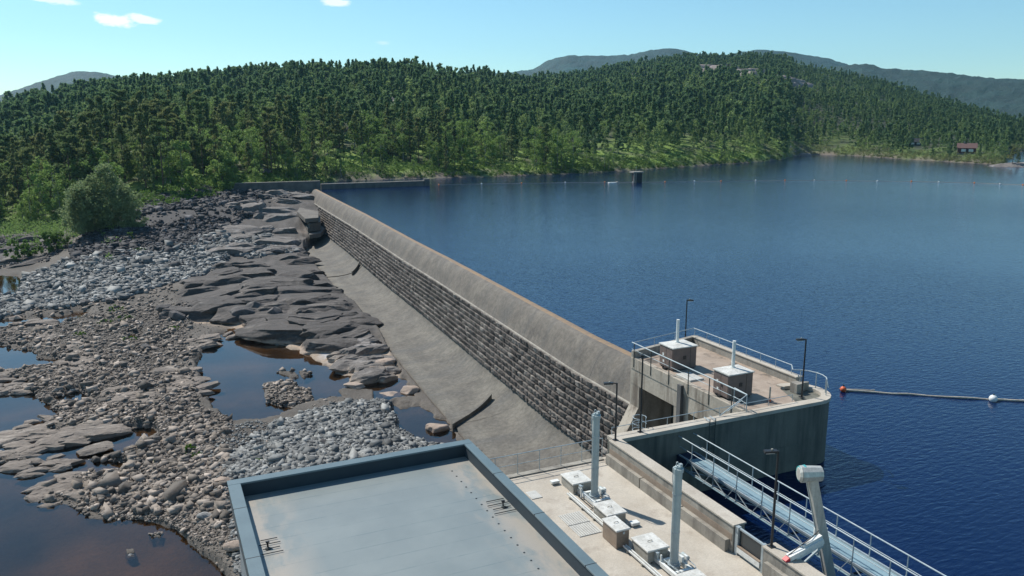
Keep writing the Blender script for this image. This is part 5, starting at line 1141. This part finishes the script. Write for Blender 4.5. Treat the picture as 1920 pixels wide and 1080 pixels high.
# undergrowth on the shore
def bushcloud(n,cond,label,mat,hs,seed,per=26,size=.22):
    rr=np.random.default_rng(seed); P=[]
    while len(P)<n:
        u,dn=cond(rr); dd=float(np.interp(u,_su,_sd))+dn; xx,yy=ud2xy(u,dd); P.append((float(xx),float(yy)))
    P=np.array(P); zz=gz(P[:,0],P[:,1]); h=rr.uniform(*hs,len(P))
    C4=np.concatenate([np.stack([P[:,0]+rr.normal(0,h*.35),P[:,1]+rr.normal(0,h*.35),zz+h*rr.uniform(.2,.7,len(P)),h*.5],-1) for _ in range(3)])
    V,Fv=leafcloud(C4,size,per//2,seed); me=mesh_np('undergrowth',V,Fv,M[mat]); link('undergrowth',me,label=label,cat='undergrowth',kind='stuff')
bushcloud(1500,lambda q:(q.uniform(600,1480),abs(q.normal(0,14))+.5),'bright low bushes and bracken under the trees of the far shore','bush',(.5,2.2),31)
bushcloud(700,lambda q:(q.uniform(1480,1960),abs(q.normal(0,12))+.5),'low bushes along the right shore below the cabins','pine',(.5,2.4),32)
bushcloud(900,lambda q:(q.uniform(200,600),q.uniform(-2,26)),'tall bright grass and scrub on the meadow behind the embankment','bush',(.3,1.6),33)
bushcloud(700,lambda q:(q.uniform(-80,190),q.normal(-6,12)),'green scrub at the foot of the left forest','birch',(.6,2.6),34)
# special plants near the river bed
def shrub(u,v,w,h,name,label,mat='bush',z=-9,size=.16,clumps=40,per=40,cat='shrub',stem='bark',round_=True,dn=None):
    if dn is None: x,y,z=onground(u,v,z)
    else:
        x,y=[float(q) for q in ud2xy(u,float(np.interp(u,_su,_sd))+dn)]; z=float(gz(x,y)[0])
    rr=np.random.default_rng(int(u+v*3)); P=[]
    nl=4 if w>5 else 1; LB=[(rr.uniform(-.32,.32)*w,rr.uniform(-.25,.25)*w,rr.uniform(.62,1.)) for _ in range(nl)]
    if nl>1: LB[0]=(0,0,1.)
    for i in range(clumps):
        lb=LB[i%nl]; t=rr.random(); a=rr.uniform(0,6.28); prof=math.sqrt(max(0,1-(max(0,t-.35)/.68)**2)) if round_ else 1
        q=w/2*(.62 if nl>1 else 1)*prof*rr.uniform(.1,.9)**.6; P.append((x+lb[0]+q*math.cos(a),y+lb[1]+q*math.sin(a)*.8,z+h*lb[2]*t*.92,min(w,h)*rr.uniform(.04,.12)))
    P=np.array(P); V,Fv=leafcloud(P,size,per,int(u)); o=thing(name,label,cat,(x,y,z))
    part_np('foliage',V,Fv,mat,o)
    m=MB()
    for q in P[:9]: m.tube((x,y,z-.3),(q[0],q[1],q[2]),.02*h/2+.01,.01,n=5,cap=False)
    part('stem',m,stem,o)
shrub(183,447,16,15,'willow_tree','big rounded grey green willow at the left foot of the dark embankment','willow',-6,.26,300,80,'tree',dn=-22)
shrub(140,448,8,8,'willow_tree','smaller leafy willow leaning left of the big rounded one','willow',-7,.26,70,90,'tree',dn=-26)
shrub(410,360,11,12,'birch_tree','pale green birch beside the left end of the far wall','birch',0,.27,80,90,'tree',dn=4)
shrub(352,372,7,8.5,'birch_tree','slim birch behind the top of the embankment','birch',0,.25,50,80,'tree',dn=6)
shrub(513,362,2.2,4.2,'sapling','thin young sapling standing in front of the far wall','birch',0,.16,16,30,'sapling',dn=-9)
shrub(105,470,9,5,'shrub','wide bright green bush at the left river bank','bush',-8,.22,60,60)
shrub(45,488,8,5,'shrub','bright green bushes nearest the left edge above the pond','bush',-9,.22,50,60)
shrub(240,455,2.6,2.6,'shrub','lone light green bush on the dark boulder slope','bush',-5,.16,18,36)
shrub(265,470,3.2,1.1,'shrub','low green tuft under the lone bush on the slope','bush',-6,.14,16,36)
shrub(352,848,1.3,1.0,'shrub','bright green plant growing from the gravel left of the flat roof','grass',-9.3,.06,26,60)
shrub(358,856,1.9,.35,'grass_tuft','flat patch of bright grass at the foot of the gravel plant','grass',-9.3,.06,22,60,'grass')
for (u,v,w,h,lb) in [(200,605,3.0,.6,'bright grass tuft left in the middle of the gravel'),(232,600,3,.9,'bright grass tuft with taller stems beside the small puddle'),(215,583,2.4,1.2,'grey green weed above the gravel tufts'),(230,640,3.4,.5,'flat bright grass tuft below the small puddle'),(148,628,1.8,.5,'small bright grass tuft near the left tan rock'),(345,582,3,.7,'green moss tuft at the left edge of the bedrock'),(330,618,2,.5,'green tuft between the dark blocks'),(462,520,1.6,.8,'small green plant growing on the bedrock hump'),(292,868,.8,.5,'little green plant in the gravel near the roof corner'),(482,868,.6,.5,'little green plant at the roof rim')]:
    shrub(u,v,w,h,'grass_tuft',lb,'grass',-9.3,.1,18,40,'grass')
# bare dead bush
x,y,z=onground(238,402,-2); o=thing('dead_bush','bare grey dead bush on top of the embankment right of the willow','dead bush',(x,y,z)); rr=np.random.default_rng(3)
for k in range(6):
    m=MB(); p=np.array((x,y,z-.2)); d=np.array((rr.normal(0,.35),rr.normal(0,.35),1.)); 
    for s in range(5):
        q=p+d*rr.uniform(.6,1.1); m.tube(tuple(p),tuple(q),.07-.012*s,.058-.012*s,n=5,cap=False)
        for b in range(3):
            e=q+rr.normal(0,.6,3); m.tube(tuple(q),tuple(e),.025,.008,n=4,cap=False)
        d=d+rr.normal(0,.25,3); p=q
    part('branch',m,'deadwood',o)
# rocky islet with a pine at the right edge
ix,iy,_=atz(1910,312,0)
g=np.linspace(-1,1,40); A,B=np.meshgrid(g,g); zz=np.maximum(-1.5,2.2*(1-(A**2+B**2))+fbm(A*3,B*3,4,301)*1.2-.6)
ca,sa=math.cos(-al_),math.sin(-al_); XX=A*17*ca-B*9*sa+ix+4; YY=A*17*sa+B*9*ca+iy
idx=np.arange(1600).reshape(40,40); me=mesh_np('islet',np.stack([XX,YY,zz],-1).reshape(-1,3),np.stack([idx[:-1,:-1],idx[:-1,1:],idx[1:,1:],idx[1:,:-1]],-1).reshape(-1,4),RP)
link('islet',me,kind='structure',label='pale rocky islet at the right edge of the lake')
for k,(dx,dy,h,lb) in enumerate([(-3,1,8,'tallest pine on the rocky islet at the right edge'),(2,2,6.5,'second pine on the rocky islet, right of the tallest'),(6,0,7,'pine on the rocky islet cut by the picture edge')]):
    plant_tree(*PP[k],ix+dx,iy+dy,.8,h/12*1.3,h/12,k*2.,'pine_tree',lb,'tree')

# ------------------------------------------------------------------ haze
hz=MB().box(-3600,4200,-900,4200,-70,420)
hm=bpy.data.materials.new('haze_air'); hm.use_nodes=True; t=hm.node_tree; t.nodes.remove(t.nodes['Principled BSDF'])
vp=N(t,'ShaderNodeVolumePrincipled'); vp.inputs['Color'].default_value=(.36,.72,1,1); vp.inputs['Density'].default_value=.00006; vp.inputs['Anisotropy'].default_value=.2
t.links.new(vp.outputs[0],t.nodes['Material Output'].inputs['Volume'])
me=bpy.data.meshes.new('haze'); me.from_pydata(hz.v,[],hz.f); me.materials.append(hm)
link('haze',me,kind='stuff',label='thin blue summer haze over the lake and hills',cat='haze')
